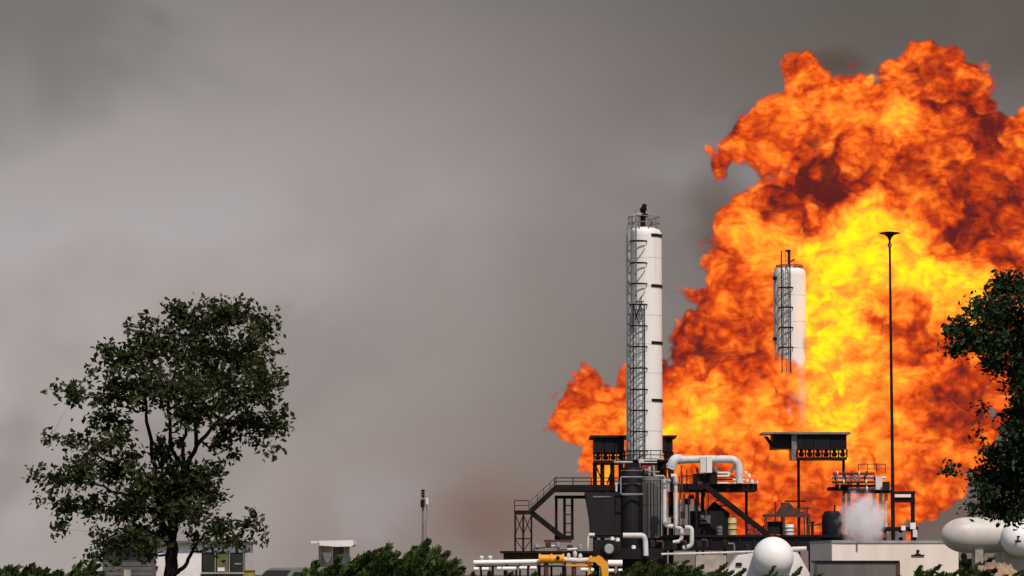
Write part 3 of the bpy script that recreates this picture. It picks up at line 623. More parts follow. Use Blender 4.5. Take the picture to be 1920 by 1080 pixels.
lv=thing('valve_rack',(at(1690,1000,240).x,240,0),'dark valve skid with white fittings behind the shed roof','valves')
MB().bp(1652,988,1722,996,240,.8).build('beam','dark',lv)
for x in (1660,1690,1716): MB().bp(x-3,996,x+3,1110,240.2,.4).build('leg','dark',lv)
for x,y,w,h,m in ((1694,990,8,9,'white'),(1712,986,10,12,'white'),(1716,1000,8,14,'pipe'),(1690,1003,18,8,'grey'),(1655,1003,12,8,'red')): MB().bp(x-w/2,y-h/2,x+w/2,y+h/2,239.6,.4).build('fitting',m,lv)

# light mast
Ym=232.0; b0=at(1675,1005,Ym); tp=at(1668,440,Ym)
lm=thing('light_mast',(b0.x,Ym,0),'tall thin light mast with a flat disc head before the fire','mast')
MB().tube([(b0.x,Ym,0),(b0.x,Ym,b0.z),(tp.x,Ym,tp.z)],[.16,.13,.075],12).build('pole','dark',lm,True)
MB().lathe((tp.x,Ym,tp.z),[(.10,-.35),(.16,-.18),(.35,-.02),(.72,.08),(.74,.13),(.3,.2)],20).build('lamp_head','dark',lm,True)
MB().lathe((tp.x,Ym,tp.z-.75),[(.1,-.15),(.15,-.1),(.15,.1),(.1,.15)],10).build('collar','grey',lm,True)

# ------------------------------------------------------------------ shed, container, tanks
sh=thing('shed',(at(1660,1018,215).x,217,0),'low cream rendered shed with grey left side and flat roof','shed')
FL=at(1560,1040,215); FR=at(1797,1040,217.5); BLc=at(1519,1040,222); BR=FR+BLc-FL; zt=at(1680,1018,215).z
poly=[(FL.x,FL.y),(FR.x,FR.y),(BR.x,BR.y),(BLc.x,BLc.y)]
def wall(a,b,z0,z1,th,name,m,t):
    d=(b-a); d.z=0; d.normalize(); n=Vector((d.y,-d.x,0)); q=[a,b,b-n*th,a-n*th]; return MB().prism([(p.x,p.y) for p in q],z0,z1).build(name,m,t)
wall(FL,FR,0,zt,.2,'front_wall','shed',sh)
wall(BLc,FL-(FL-BLc).normalized()*.003,0,zt-.004,.2,'side_wall','shed',sh); wall(BR,BLc,0,zt-.008,.2,'back_wall','shed',sh); wall(FR-(FR-BR).normalized()*.003,BR,0,zt-.006,.2,'side_wall','shed',sh)
ctr=(FL+FR+BR+BLc)/4; MB().prism([(ctr.x+(x-ctr.x)*1.008,ctr.y+(y-ctr.y)*1.02) for x,y in poly],zt+.002,zt+.17).build('roof_slab','lgrey',sh)
dv=(FR-FL).normalized(); nv=Vector((dv.y,-dv.x,0))
def onwall(px,py): 
    f=(px-1560)/237; p=FL.lerp(FR,f); return Vector((p.x,p.y,at(px,py,p.y).z))
em=onwall(1720,1041)+nv*.06
lf=MB().bar(em-dv*.45,em+dv*.45,.09,.07).bar(em,em+Vector((0,0,.28)),.07).bar(em-dv*.18+Vector((0,0,.05)),em+dv*.18+Vector((0,0,.05)),.1,.09); p=em+Vector((0,0,.26)); lf.lathe(p,[(.02,-.1),(.1,-.06),(.1,.06),(.02,.1)],10)
lf.build('wall_lamp','dark',sh)
p=onwall(1606,1024)+nv*.03; MB().box(p-Vector((.05,.05,.3)),p+Vector((.05,.05,.25))).build('down_spout','grey',sh)
ct=thing('container',(at(1610,1060,208).x,210,0),'plain grey steel container with dark rim parked before the shed','container')
Yc=208.0
MB().bp(1532,1055,1684,1124,Yc,2.4).build('box_body','grate',ct); MB().bp(1528,1051,1687,1055,Yc-.08,2.6).build('top_rim','dark',ct); MB().bp(1681,1055,1688,1124,Yc-.06,.3).build('corner_post','rust',ct)

def bullet(t,c,r,L,ang,m='tank',hl=None):
    """horizontal tank: axis turned by ang from +X"""
    hl=hl or r*.95; rot=Matrix.Rotation(ang,3,'Z')@Matrix.Rotation(rad(90),3,'Y'); pr=[]
    for i in range(9): a=rad(90)*i/8; pr.append((max(r*math.sin(a),.01),-L/2-hl*math.cos(a)))
    pr+=[(r,L/2)]
    for i in range(7,-1,-1): a=rad(90)*i/8; pr.append((max(r*math.sin(a),.01),L/2+hl*math.cos(a)))
    ts=MB().lathe(c,pr,36,rot=rot).build('tank_shell',m,t,True); sw=MB()
    for z in (-L/2,-L/6,L/6,L/2): sw.lathe(c,[(r-.02,z-.05),(r+.008,z-.03),(r+.008,z+.03),(r-.02,z+.05)],36,rot=rot)
    sw.build('weld_seam','pipe',ts)['kind']='stuff'
    return rot
k=mpp(205)
ta=thing('bullet_tank',(at(1450,1044,205).x,209,0),'white round ended tank seen end on before the dark skid','tank')
bullet(ta,at(1450,1045,205)+Vector((.078*4.65,4.65,0)),38.5*k,6.8,math.atan2(1,.078))
MB().prof([(1358,1078),(1384,1041),(1418,1036),(1484,1034),(1496,1036),(1521,1080),(1521,1124),(1358,1124)],209,2.2).build('plinth','wwall',ta)
MB().bp(1380,1055,1391,1061,208.9,.2).build('drain_hole','dark',ta)
k=mpp(207)
tb=thing('bullet_tank',(at(1845,1035,207).x,208,0),'white horizontal tank seen side on right of the shed, raised on piers','tank')
L=7.4; hl=1.65; cx=at(1768,1002,207).x+hl+L/2
cz=at(1800,1003,207).z; cb_=Vector((cx-.1,209,cz)); bullet(tb,cb_,33.5*k,L,rad(12),'tankb',hl)
for d_,w in ((-3.0,.5),(-.2,.65),(2.6,.65)):
    p=cb_+Vector((d_*math.cos(rad(12)),d_*math.sin(rad(12)),0)); MB().box((p.x-w/2,p.y-.8,0),(p.x+w/2,p.y+.8,cz-.9)).build('pier','conc',tb)
p=cb_+Vector((-3.2,-.7,1.1)); MB().bar(p,p+Vector((0,0,.3)),.12).bar(p+Vector((-.35,0,.1)),p+Vector((.4,0,.28)),.12).bar(p+Vector((.4,0,0)),p+Vector((.4,0,.45)),.1).build('relief_valve','dark',tb)
p=cb_+Vector((-.9,-.6,1.0)); MB().bar(p,p+Vector((0,0,.75)),.1).bar(p+Vector((0,0,.75)),p+Vector((2.4,.4,.75)),.1).bar(p+Vector((1.2,.2,0)),p+Vector((1.2,.2,.75)),.1).bar(p+Vector((.1,0,.4)),p+Vector((1.2,.2,.4)),.07).build('top_frame','dark',tb)
k=mpp(200)
tc=thing('bullet_tank',(at(1909,1009,200).x,204,0),'white tank head seen end on at the right edge under the dark tree','tank')
bullet(tc,at(1910,1009,200)+Vector((.15*4.1,4.1,0)),33.5*k,6,math.atan2(1,.15)); p=at(1909,1009,200)
for dy in (2.2,5.5): MB().box((p.x-.55,p.y+dy,0),(p.x+.55,p.y+dy+.5,p.z-.8)).build('pier','conc',tc)
wr=at(1908,1010,199.9); MB().bar(wr+Vector((-.16,0,-.16)),wr+Vector((.2,0,-.16)),.12).bar(wr+Vector((0,0,-.15)),wr+Vector((.04,0,.12)),.1).bar(wr+Vector((-.05,0,.13)),wr+Vector((.14,0,.13)),.08).build('gauge','dark',tc)
mo=MB(); n_=14
for j in range(n_):
    for i in range(n_): 
        u=i/(n_-1)*2-1; v=j/(n_-1)*2-1; h=max(0,1-(u*u+v*v))**.7*2.3*(1+.12*math.sin(i*2.1+j*1.3)); mo.v.append(Vector((at(1872,1060,196).x+u*2.2,197+v*2.4,h)))
mo.f=[(j*n_+i,j*n_+i+1,(j+1)*n_+i+1,(j+1)*n_+i) for j in range(n_-1) for i in range(n_-1)]
tag(mo.build('soil_mound','soil',smooth=True),'low tan soil mound beneath the raised tanks','mound',kind='structure')

# ------------------------------------------------------------------ front pipe manifold (lower left of the plant)
Yr=190.0
pf=thing('pipe_manifold',(at(1020,1060,Yr).x,Yr,0),'white ground level pipe header on supports left of the yellow pipework','manifold')
MB().tube([at(888,1055,Yr),at(1012,1053,Yr)],4.6*mpp(Yr),12).build('header_pipe','tank',pf,True)
MB().tube([at(1140,1056,Yr),at(1167,1056,Yr)],6.2*mpp(Yr),12).build('header_pipe','tank',pf,True)
MB().tube([at(1056,1049,Yr),at(1085,1051,Yr),at(1122,1049,Yr)],5*mpp(Yr),12).build('header_pipe','pipe',pf,True)
for x in (903,919): p=at(x,1046,Yr); MB().lathe(p,[(.05,-.16),(.11,-.06),(.13,.05),(.05,.12)],10).build('valve_cap','white',pf,True)
for x,h in ((1066,1042),(1078,1038),(1088,1043)): p=at(x,h,Yr); MB().lathe(p,[(.06,-.22),(.13,-.1),(.1,.1),(.03,.16)],10).build('valve_cap','pipe',pf,True)
for x,y,w in ((893,1067,9),(910,1067,13),(936,1066,8),(955,1066,26),(981,1065,14),(1000,1065,12),(1096,1068,14),(1111,1069,5),(1146,1070,11),(1163,1070,7)):
    MB().tube([at(x-w/2,y,Yr-1.2),at(x+w/2,y,Yr-1.2)],3.6*mpp(Yr),12).build('branch_pipe','tank',pf,True)
MB().bp(892,1060,1140,1063,Yr-.1,.5).build('support_beam','dark',pf)
for i in range(12): MB().bp(900+i*22,1060,904+i*22,1132,Yr+.2,.2).build('leg','dark',pf)
yp=thing('yellow_manifold',(at(1070,1050,Yr-.6).x,Yr-.6,0),'orange yellow painted pipework standing among the white headers','manifold')
MB().tube([at(1010,1048,Yr-.5),at(1058,1048,Yr-.5)],8*mpp(Yr),14).build('valve_body','yellow',yp,True)
for x in (1012,1034,1056): p=at(x,1048,Yr-.5); MB().tube([p-Vector((.06,0,0)),p+Vector((.06,0,0))],9.6*mpp(Yr),14).build('flange','yellow',yp,True)
p=at(1046,1046,Yr-.5)-Vector((0,.26,0)); MB().lathe(p,[(.02,-.06),(.11,-.05),(.11,.05)],12,rot=Matrix.Rotation(rad(-90),3,'X')).build('gauge','dark',yp,True)
MB().prof([(1104,1045),(1127,1043),(1140,1056),(1141,1082),(1129,1082),(1127,1063),(1116,1054),(1104,1053)],Yr-.75,.5).build('bracket','yellow',yp)
for x,y in ((1108,1049),(1122,1049)): p=at(x,y,Yr-.5); MB().tube([p-Vector((.07,0,0)),p+Vector((.07,0,0))],.22,12).build('flange','yellow',yp,True)
MB().bp(1061,1058,1102,1062,Yr-.6,.3).build('beam','yellow',yp)
for x in (1024,1076): MB().tube([at(x,1056,Yr-.4),at(x,1132,Yr-.4)],4.5*mpp(Yr),10).build('leg','rust',yp,True)
MB().tube([at(1104,1052,Yr-.4),at(1104,1132,Yr-.4)],3.5*mpp(Yr),10).build('leg','yellow',yp,True)

# ------------------------------------------------------------------ left: pole, canopy, houses, car
Yu=200.0; p=at(793,1008,Yu); up_=thing('utility_pole',(p.x,Yu,0),'thin utility pole with dark transformer between the bushes and the plant','pole')
MB().tube([(p.x,Yu,0),(p.x,Yu,at(793,917,Yu).z)],[.09,.06],10).build('pole_shaft','grey',up_,True)
MB().lathe(at(792.5,944,Yu)+Vector((0,-.12,0)),[(.03,-.24),(.13,-.22),(.13,.2),(.03,.24)],12).build('transformer','dark',up_,True)
MB().lathe(at(800.5,940,Yu)+Vector((0,-.1,0)),[(.03,-.2),(.1,-.18),(.1,.16),(.03,.2)],12).build('lamp_can','white',up_,True)
MB().bar(at(790,936,Yu),at(804,935,Yu),.07).build('cross_arm','grey',up_)
for y in (920,925,930): MB().lathe(at(793,y,Yu),[(.04,-.06),(.13,-.03),(.13,.03),(.04,.06)],10).build('insulator','dark',up_,True)
MB().tube([at(799,945,Yu),at(801,958,Yu),at(798.5,985,Yu),at(798.5,1010,Yu)],.025,6).build('cable','grey',up_)

Yk=130.0; ka=thing('canopy_shelter',(at(628,1030,Yk).x,Yk+1,0),'white flat roofed canopy shelter behind the large bush','shelter')
MB().prof([(597,1014),(662,1012.5),(663,1021),(660,1024.5),(630,1025),(600,1022.5)],Yk,2.4).build('roof_slab','wwall',ka); MB().bp(583,1014.5,597.2,1019,Yk+.3,1.8).build('roof_overhang','wwall',ka)
MB().bp(597,1023.5,603,1157,Yk+1.9,.2).build('post','brownp',ka); MB().bp(645,1023.5,655,1157,Yk+1.9,.2).build('post','lgrey',ka)
for x0,x1,m in ((603.3,623,'brownp'),(623.6,644.7,'grate')): MB().bp(x0,1024,x1,1157,Yk+2.05,.05).build('back_panel',m,ka)
MB().prof([(604,1036),(624,1036),(616,1054),(611,1054)],Yk+.9,.15).build('sign_board','wwall',ka); MB().prof([(634,1040),(652,1037),(660,1050),(640,1060)],Yk+1.0,.2).build('counter','lgrey',ka)

Yh=150.0
h1=thing('house',(at(245,1030,Yh).x,Yh+2,0),'grey sided house with dark low roof behind the left tree','house')
MB().bp(192,1021,284,1146,Yh,5).build('wall','greywall',h1)
zr=at(0,1021,Yh).z; xa=at(184,1021,Yh).x; xb=at(291,1021,Yh).x; z2=at(0,1000,Yh).z
MB().add([(xa,Yh-.4,zr),(xb,Yh-.4,zr),(xb,Yh+5.4,zr),(xa,Yh+5.4,zr),(xa+.5,Yh+2.2,z2),(xb-.5,Yh+2.2,z2),(xb-.5,Yh+2.8,z2),(xa+.5,Yh+2.8,z2)],[(0,3,2,1),(0,1,5,4),(1,2,6,5),(2,3,7,6),(3,0,4,7),(4,5,6,7)]).build('roof','shingle',h1)
MB().bp(184,1021.3,291,1025,Yh-.42,.12).build('fascia','shingle',h1)
for i in range(6): MB().bp(192,1034+i*9,284,1034.7+i*9,Yh-.015,.02).build('siding_joint','shingle',h1)
MB().bp(232,1068,245,1100,Yh-.05,.1).build('window','conc',h1)
Yw=152.0
h2=thing('house',(at(370,1030,Yw).x,Yw+2,0),'white sided house with dark windows right of the left tree trunk','house')
MB().bp(286,1019,458,1148,Yw,5).build('wall','wwall',h2); MB().bp(282,1014,462,1019,Yw-.3,5.6).build('roof','grate',h2)
MB().bp(280,1060,286,1146,Yw-1.9,.2).build('corner_post','wwall',h2) if False else None
for x0,x1,m in ((378,403,'glass'),(404,430,'olive'),(431,457,'glass')):
    w_=MB().bp(x0,1036,x1,1082,Yw-.02,.08).build('window','dark',h2); MB().bp(x0+2.5,1039,x1-1.5,1080,Yw-.05,.03).build('pane',m,w_)
MB().bp(408,1064,421,1071,Yw-.09,.03).build('notice','wwall',h2); MB().bp(376,1073,458,1076,Yw-.14,.1).build('sill','lgrey',h2); MB().bp(440,1056,452,1058,Yw-.09,.03).build('shelf','lgrey',h2)
MB().bp(455,1026,459,1148,Yw-.12,.12).build('corner_trim','greywall',h2); MB().lathe(at(294,1064,Yw-.05),[(.02,-.06),(.06,-.05),(.06,.05),(.02,.06)],10).build('wall_vent','dark',h2)
M['dyellow']=mat('dull_yellow_paint',(.36,.25,.035),(.26,.18,.03),.6,2)
ub=thing('utility_box',(at(466,1080,128).x,128.3,0),'dull yellow utility box between the white house and the parked car','box')
MB().bp(457,1070,476,1158,128,.5).build('box_body','dyellow',ub); MB().bp(456,1068.5,477,1070,127.95,.6).build('lid','dyellow',ub)

# car: grey green SUV, front three quarter
Yv=118.0; cv=at(545,1075,Yv); car=thing('parked_car',(0,0,0),'grey green estate car parked left of the large bush','car')
def cb(poly,y0,y1,inset=0):
    mb=MB(); n=len(poly); mb.v=[Vector((x,y0+(inset if z>1.05 else 0),z)) for x,z in poly]+[Vector((x,y1-(inset if z>1.05 else 0),z)) for x,z in poly]
    mb.f=[tuple(range(n)),tuple(reversed(range(n,2*n)))]+[(i,n+i,n+(i+1)%n,(i+1)%n) for i in range(n)]; return mb
cb([(-2.35,.35),(-2.4,.7),(-2.3,.95),(-1.05,1.1),(-.55,1.62),(-.3,1.74),(1.6,1.76),(2.2,1.6),(2.4,1.05),(2.42,.4)],-.93,.93,.14).build('body','carp',car)
for s in (-1,1):
    y=s*.95
    for x0,x1 in ((-.75,.0),(.1,.85),(.95,1.9)):
        sl=.28 if x0<-.5 else 0
        mb=MB().add([(x0,s*.94,1.10),(x1,s*.94,1.10),(x1,s*.80,1.60),(x0+sl,s*.80,1.60),(x0,s*.91,1.10),(x1,s*.91,1.10),(x1,s*.77,1.60),(x0+sl,s*.77,1.60)],[(0,1,2,3),(7,6,5,4),(0,4,5,1),(1,5,6,2),(2,6,7,3),(3,7,4,0)]); mb.build('side_window','glass',car)
    for x in (-1.5,1.5):
        w_=MB().lathe((x,s*.84,.36),[(.2,-.11),(.36,-.11),(.37,0),(.36,.11),(.2,.11)],20,rot=Matrix.Rotation(rad(90),3,'X')).build('wheel','rubber',car,True)
        MB().lathe((x,s*.86,.36),[(.04,-.10),(.2,-.09),(.2,.09),(.04,.10)],14,rot=Matrix.Rotation(rad(90),3,'X')).build('rim','lgrey',w_,True)
    MB().box((-2.43,s*.55-.17,.72),(-2.32,s*.55+.17,.9)).build('headlight','white',car); MB().box((-.72,s*1.0-.1,1.12),(-.55,s*1.0+.1,1.3)).build('wing_mirror','lgrey',car)
MB().add([(-1.07,-.78,1.12),(-1.07,.78,1.12),(-.52,.68,1.66),(-.52,-.68,1.66),(-1.0,-.78,1.08),(-1.0,.78,1.08),(-.45,.68,1.62),(-.45,-.68,1.62)],[(0,1,2,3),(7,6,5,4),(0,4,5,1),(1,5,6,2),(2,6,7,3),(3,7,4,0)]).build('windscreen','glass',car)
MB().box((-2.44,-.85,.4),(-2.34,.85,.6)).build('bumper','dark',car); car.scale=(1.1,1.1,1.1); car.location=(at(548,1075,Yv).x,Yv,0.0); car.rotation_euler=(0,0,rad(38))

# ------------------------------------------------------------------ vegetation
def leaf_mesh(cen,dirs,ln,wd,fold=.25):
    """rhombic folded leaves, 2 triangles pairs each"""
    n=len(cen); d=dirs/np.linalg.norm(dirs,axis=1,keepdims=True)
    r=RNG.normal(size=(n,3)); s=np.cross(d,r); s/=np.linalg.norm(s,axis=1,keepdims=True); u=np.cross(s,d)
    ln=ln[:,None]; wd=wd[:,None]
    base=cen-d*ln*.5; tip=cen+d*ln*.5; l=cen-d*ln*.05+s*wd*.5+u*wd*fold; rr=cen-d*ln*.05-s*wd*.5+u*wd*fold
    V=np.stack([base,l,tip,rr],1).reshape(-1,3); i=np.arange(n)*4
    Fc=np.concatenate([np.stack([i,i+2,i+1],1),np.stack([i,i+3,i+2],1)],1).reshape(-1,3)
    return V,Fc
def fast_mesh(name,V,Fc,m,parent):
    me=bpy.data.meshes.new(name); o=ORG[parent.name]; V=V-np.array(o)
    me.vertices.add(len(V)); me.vertices.foreach_set('co',V.astype(np.float32).ravel()); k=len(Fc)
    me.loops.add(k*3); me.loops.foreach_set('vertex_index',Fc.astype(np.int32).ravel()); me.polygons.add(k); me.polygons.foreach_set('loop_start',np.arange(k,dtype=np.int32)*3)
    me.update(calc_edges=True); me.validate(); me.materials.append(M[m]); ob=bpy.data.objects.new(name,me); col.objects.link(ob); ob.parent=parent; ob['kind']='stuff'; ORG[ob.name]=o; return ob
def tree(name,label,Y,base,limbs,clusters,leaf,m,dens=1.0,seed=1,deep=1.0):
    rnd=random.Random(seed); k=mpp(Y); b=at(*base,Y); t=thing(name,(b.x,Y,0),label,'tree')
    nodes=[]
    for li,(pts,r0,r1) in enumerate(limbs):
        P=[at(x,y,Y)+Vector((0,dy,0)) for x,y,dy in pts]
        if li==0: P[0].z=0
        Q=[P[0]]
        for a,c_ in zip(P[:-1],P[1:]):
            for j in range(1,5): 
                w=a.lerp(c_,j/4); 
                if j<4: w+=Vector((rnd.uniform(-1,1),rnd.uniform(-1,1),rnd.uniform(-1,1)))*(c_-a).length*.05
                Q.append(w)
        rs=[(r0+(r1-r0)*i/(len(Q)-1))*k for i in range(len(Q))]
        MB().tube(Q,rs,8).build('trunk' if li==0 else 'limb','bark',t,True); nodes+=[(q,r) for q,r in zip(Q,rs)][2:]
    tw=MB(); cen=[];dr=[]
    for (x,y,rx,ry) in sorted(clusters,key=lambda q:min((nd[0]-at(q[0],q[1],Y)).length for nd in nodes)):
        c=at(x,y,Y)+Vector((0,rnd.uniform(-1,1)*deep,0)); n0,r0=min(nodes,key=lambda q:(q[0]-c).length+max(0,q[0].z-c.z)*.5)
        mid=n0.lerp(c,.5)+Vector((rnd.uniform(-.1,.1),rnd.uniform(-.1,.1),rnd.uniform(-.12,.05))); rr=min(r0*.7,.035)
        tw.tube([n0,n0.lerp(mid,.5)+Vector((0,0,rnd.uniform(-.05,.05))),mid,mid.lerp(c,.6)+Vector((0,0,rnd.uniform(-.05,.05))),c],[rr,rr*.85,rr*.7,rr*.5,rr*.35],5); nodes+=[(mid,rr*.8),(c,rr*.6)]
        subs=max(4,int(rx*ry*dens/52))
        for s in range(subs):
            a=rnd.uniform(0,2*math.pi); q=math.sqrt(rnd.random()); p=c+Vector((math.cos(a)*rx*q*k,rnd.gauss(0,.45)*deep*max(rx,ry)*k,math.sin(a)*ry*q*k))
            ax=(p-c).normalized() if (p-c).length>.01 else Vector((0,0,1)); st=p-ax*.14*leaf/.1
            if rnd.random()<.75: tw.tube([c.lerp(p,.25),c.lerp(p,.65)+Vector((rnd.uniform(-.04,.04),0,rnd.uniform(-.04,.03))),p],[.010,.007,.004],3,False)
            for l in range(rnd.randint(6,12)):
                f=rnd.uniform(-.2,1.1); e=Vector((rnd.gauss(0,1),rnd.gauss(0,1),rnd.gauss(0,1)))*.055*leaf/.1*1.2
                cen.append(tuple(st.lerp(p,f)+e)); dr.append((ax.x*.8+rnd.gauss(0,.7),ax.y*.8+rnd.gauss(0,.7),ax.z*.6+rnd.gauss(0,.7)-.25))
    tw.build('twigs','bark',t)['kind']='stuff'
    cen=np.array(cen); dr=np.array(dr); n=len(cen); ln=leaf*RNG.uniform(.6,1.35,n); V,Fc=leaf_mesh(cen,dr,ln,ln*RNG.uniform(.42,.65,n)); fast_mesh('crown',V,Fc,m,t); return n
CL='''370 600 66 42;440 600 60 36;492 607 34 32;330 582 24 20;318 572 12 10;290 640 58 42;380 655 76 46;470 665 58 48;243 680 52 38;236 606 18 8;262 592 10 8;205 660 22 26;118 738 12 12;150 742 32 24;175 700 16 14;222 740 56 38;320 730 76 46;420 735 76 48;500 725 40 48;527 780 16 24;500 800 34 22;517 845 10 12;450 790 56 26;350 785 44 22;200 785 46 28;128 825 32 12;190 838 32 22;104 822 10 8;225 825 26 22;535 805 12 10;432 848 14 10;470 830 20 10
116 900 44 18;76 890 12 7;160 890 42 30;208 890 38 30;85 935 18 10;128 945 36 22;172 950 38 28;232 955 40 30;300 950 46 32;268 905 36 34;122 992 12 14;108 975 10 10;330 915 46 42;378 905 32 42;370 960 38 30;400 930 22 30;425 985 34 18;468 985 24 16;492 1003 10 12;245 1000 46 18;198 1005 14 24;300 995 26 20;425 1022 22 10;160 1050 14 12;180 1040 10 18;405 880 16 20;240 860 30 20;300 860 22 16;345 870 18 14;395 1000 20 14;480 970 14 8;405 700 40 20;260 720 40 20;300 838 20 26;405 832 26 14;330 830 14 16;360 905 40 30;300 905 34 30;330 960 40 26;250 1008 46 20;212 1028 26 20;272 1040 22 10;355 1005 20 14;430 1015 34 12;300 1020 14 12;400 1025 20 8;230 1052 20 8;345 900 44 34;260 940 40 26;150 870 26 14;370 770 40 20;410 805 24 14'''.replace('\n',';')
CLA=[tuple(float(v) for v in c.split()) for c in CL.split(';')]
LA=[([(322,1130,0),(322,1060,0),(322,1000,0),(332,940,0),(345,885,0)],14,6.5),
    ([(308,1000,0),(292,930,.2),(284,860,.2),(272,790,.3),(268,730,.2),(280,660,0)],5.5,1.6),
    ([(345,890,0),(322,830,-.2),(316,770,-.2),(330,690,0),(365,620,.1)],4.2,1.3),
    ([(345,890,0),(343,840,0),(350,790,0),(352,720,.2)],4.5,1.4),
    ([(348,880,0),(368,835,.1),(400,795,.2),(450,760,.3),(490,720,.2)],5,1.3),
    ([(368,835,0),(372,780,-.3),(395,720,-.2),(420,650,0)],4,1.3),
    ([(292,935,0),(240,885,0),(190,860,.2),(140,830,.2)],3.5,1),
    ([(300,960,0),(230,925,-.2),(170,905,-.2),(110,895,0)],3.5,1),
    ([(330,1075,-.1),(348,1062,-.2),(362,1035,-.2),(385,1000,-.2),(440,975,0),(488,985,0)],4.5,1.2),
    ([(318,1020,0),(270,990,.2),(220,990,.2),(180,1030,.2)],3.5,1),
    ([(400,795,0),(450,790,.3),(500,800,.3)],3,1)]
tree('broadleaf_tree','dark broadleaf tree with open branching crown standing left of centre',72,(322,1080),LA,CLA,.15,'leafA',1.25,3)
CR='''1905 535 50 32;1870 570 40 30;1850 590 50 30;1800 622 36 22;1772 630 18 14;1840 640 50 24;1900 620 70 60;1960 560 70 60;1960 660 80 70;1885 680 40 22;1850 680 26 10;1800 650 30 12;1918 705 26 30;1905 740 14 20;1925 770 28 50;1895 790 20 26;1905 840 44 46;1870 850 30 26;1858 895 34 26;1890 905 50 40;1838 925 26 18;1870 945 46 20;1910 955 40 26;1830 948 14 8;1960 800 60 90;1960 920 60 60;1775 885 7 4;1785 882 8 5;1850 765 10 6;1838 815 7 4;1890 520 22 14;1855 660 50 18;1900 965 30 14;1820 640 30 14;1930 880 60 70;1935 720 40 60;2060 520 80 60;2120 600 80 70;2080 700 90 80;2140 760 70 70;2080 860 90 80;2130 940 70 60;2020 470 60 40;2060 960 60 40'''.split(';')
CRA=[tuple(float(v) for v in c.split()) for c in CR]
LR=[([(2010,1130,0),(2010,1000,0),(2000,850,0),(1990,700,0),(1970,560,0)],20,6),
    ([(2000,800,0),(1950,770,-.2),(1920,740,-.2)],5,2),([(1995,720,0),(1930,670,0),(1870,640,0),(1800,630,0)],6,1.5),([(1985,660,0),(1940,600,.2),(1880,560,.2)],5,1.5),
    ([(2003,880,0),(1940,870,0),(1880,890,-.2),(1840,930,-.2)],5,1.5),([(2003,860,0),(1950,840,.2),(1900,830,.2)],4,1.5),([(2000,800,0),(2060,720,.3),(2110,640,.3)],6,1.5),([(2003,900,0),(2070,860,-.3),(2120,850,-.3)],5,1.5)]
tree('broadleaf_tree','dense dark tree cut off by the right edge before the tanks',60,(2010,1080),LR,CRA,.11,'leafB',2.0,5)

def bush(label,Y,plumes,m='leafC',leaf=.095,per=190,seed=1,spread=.11,name='juniper_bush'):
    rnd=random.Random(seed); x0=sum(p[0] for p in plumes)/len(plumes); b=at(x0,1075,Y); t=thing(name,(b.x,Y,0),label,'bush'); k=mpp(Y); cen=[];dr=[]; st=MB()
    for (x,y,w,ln) in plumes:
        tip=at(x,y,Y)+Vector((0,rnd.uniform(-.5,.5),0)); lean=rnd.uniform(.3,.8)
        root=Vector((b.x+(tip.x-b.x)*.55-lean*.25,Y+rnd.uniform(-.3,.3),.05)); midp=root.lerp(tip,.6)+Vector((-lean*.35,0,.12))
        pts=[root*(1-f)**2+midp*2*f*(1-f)+tip*f*f for f in [i/12 for i in range(13)]]
        sw=rnd.uniform(.05,.26); pts=[p_+Vector((sw*(i/12)**5,0,-.05*(i/12)**6)) for i,p_ in enumerate(pts)]
        st.tube(pts[::3],[.022,.017,.012,.008,.003],4,False)
        for i in range(per):
            f=1-abs(rnd.gauss(0,.36)); f=max(.25,f); j=min(11,int(f*12)); p=pts[j].lerp(pts[j+1],f*12-j); d=(pts[j+1]-pts[j]).normalized()
            sp=w*k*(1.06-f)**.75*1.05+.008; off=Vector((rnd.gauss(0,1),rnd.gauss(0,1),rnd.gauss(0,.6)))*sp*.6
            cen.append(tuple(p+off)); o=off.normalized()*.7; dr.append((d.x+o.x+rnd.gauss(0,.25),d.y+o.y+rnd.gauss(0,.25),d.z+o.z*.6+rnd.gauss(0,.25)+.15))
    st.build('stem','bark',t)['kind']='stuff'
    cen=np.array(cen); dr=np.array(dr); n=len(cen); l=leaf*RNG.uniform(.6,1.6,n); V,Fc=leaf_mesh(cen,dr,l,l*.55); fast_mesh('foliage',V,Fc,m,t)
def spread_plumes(seed,x0,x1,top,n,w=26):
    """fill between outline points (x,y) in top"""
    rnd=random.Random(seed); xs=[p[0] for p in top]; ys=[p[1] for p in top]; out=[(x-8,y,w*.62,0) for x,y in top]
    for i in range(n):
        x=rnd.uniform(x0,x1); y=float(np.interp(x,xs,ys))+abs(rnd.gauss(0,20))+8; out.append((x,y,w*rnd.uniform(.6,1.1),0))
    return out
bush('large feathery green bush in front of the canopy shelter',50,spread_plumes(1,575,740,[(572,1062),(592,1047),(606,1056),(635,1038),(655,1040),(678,1030),(700,1022),(716,1016),(728,1030),(740,1050)],58),seed=2)
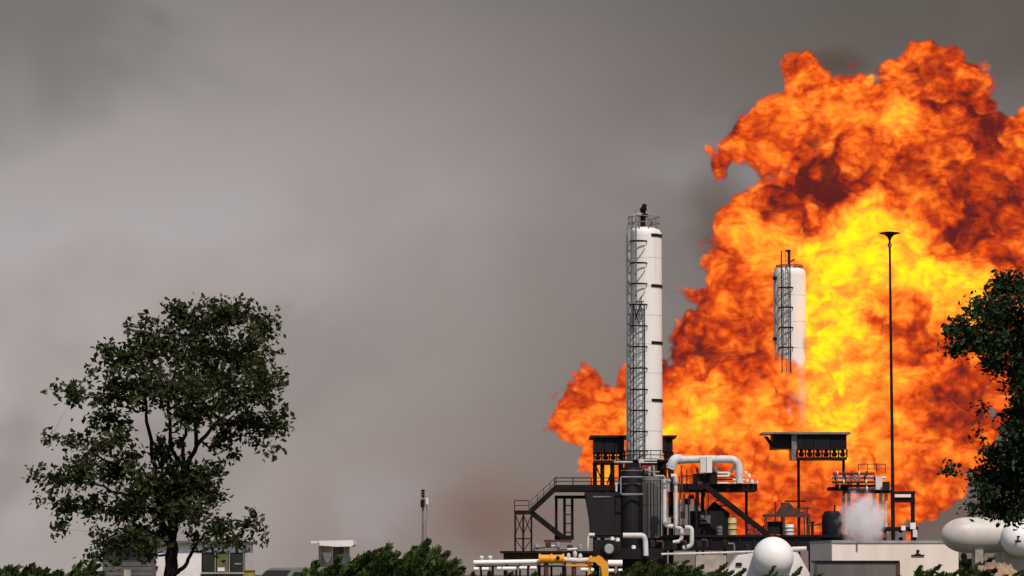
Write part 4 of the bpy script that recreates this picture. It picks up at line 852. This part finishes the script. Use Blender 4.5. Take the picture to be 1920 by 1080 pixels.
bush('feathery green bush with a tall swept tip below the utility pole',50,spread_plumes(2,740,846,[(738,1045),(758,1028),(775,1020),(803,1008),(818,1030),(826,1032),(840,1048),(854,1064)],44),seed=3)
bush('low sprawling green bush at the lower left corner',48,spread_plumes(4,-20,130,[(-20,1062),(8,1056),(22,1058),(42,1052),(60,1060),(76,1062),(90,1064),(120,1068),(140,1066)],40),seed=5)
bush('small green bush under the left tree beside the grey house',52,spread_plumes(6,135,190,[(130,1064),(150,1050),(166,1043),(185,1066)],16,18),seed=6)
bush('dark green shrub below the white pipe bend',60,spread_plumes(7,1170,1320,[(1165,1062),(1185,1050),(1205,1046),(1230,1044),(1255,1050),(1280,1046),(1300,1056),(1320,1068)],55,30),'leafD',.07,200,seed=8,name='shrub')
bush('leafy shrub left of the end on white tank',58,spread_plumes(9,1325,1420,[(1322,1072),(1340,1062),(1352,1052),(1364,1066),(1385,1066),(1400,1062),(1420,1074)],24,20),'leafD',.07,170,seed=9,name='shrub')
bush('spiky sprigs before the foot of the end on white tank',56,[(1443,1056,8,0),(1446,1066,10,0),(1482,1058,9,0),(1472,1068,10,0),(1430,1073,12,0),(1460,1076,12,0),(1500,1077,12,0),(1520,1070,12,0)],'leafC',.06,120,seed=10,name='shrub')
bush('leafy green bush before the right half of the cream shed',54,spread_plumes(12,1690,1800,[(1685,1074),(1712,1066),(1735,1056),(1756,1054),(1765,1068),(1786,1062),(1800,1068),(1812,1076)],30,20),'leafD',.07,180,seed=12,name='shrub')
bush('shaded shrub under the dark tree at the right edge',64,spread_plumes(13,1810,1930,[(1805,1066),(1830,1050),(1850,1062),(1880,1074),(1905,1066),(1930,1050)],30,24),'leafD',.07,180,seed=13,name='shrub')
bush('dark hedge behind the piers of the side on white tank',222,spread_plumes(15,1790,1960,[(1788,1050),(1810,1040),(1840,1038),(1870,1042),(1900,1038),(1930,1040),(1960,1040)],60,22),'leafB',.3,260,seed=15,name='hedge')
bush('low green growth beneath the white ground level header',175,spread_plumes(14,890,1168,[(886,1072),(920,1070),(960,1071),(1010,1072),(1060,1073),(1120,1072),(1170,1070)],60,14),'leafD',.2,120,seed=14,name='shrub')
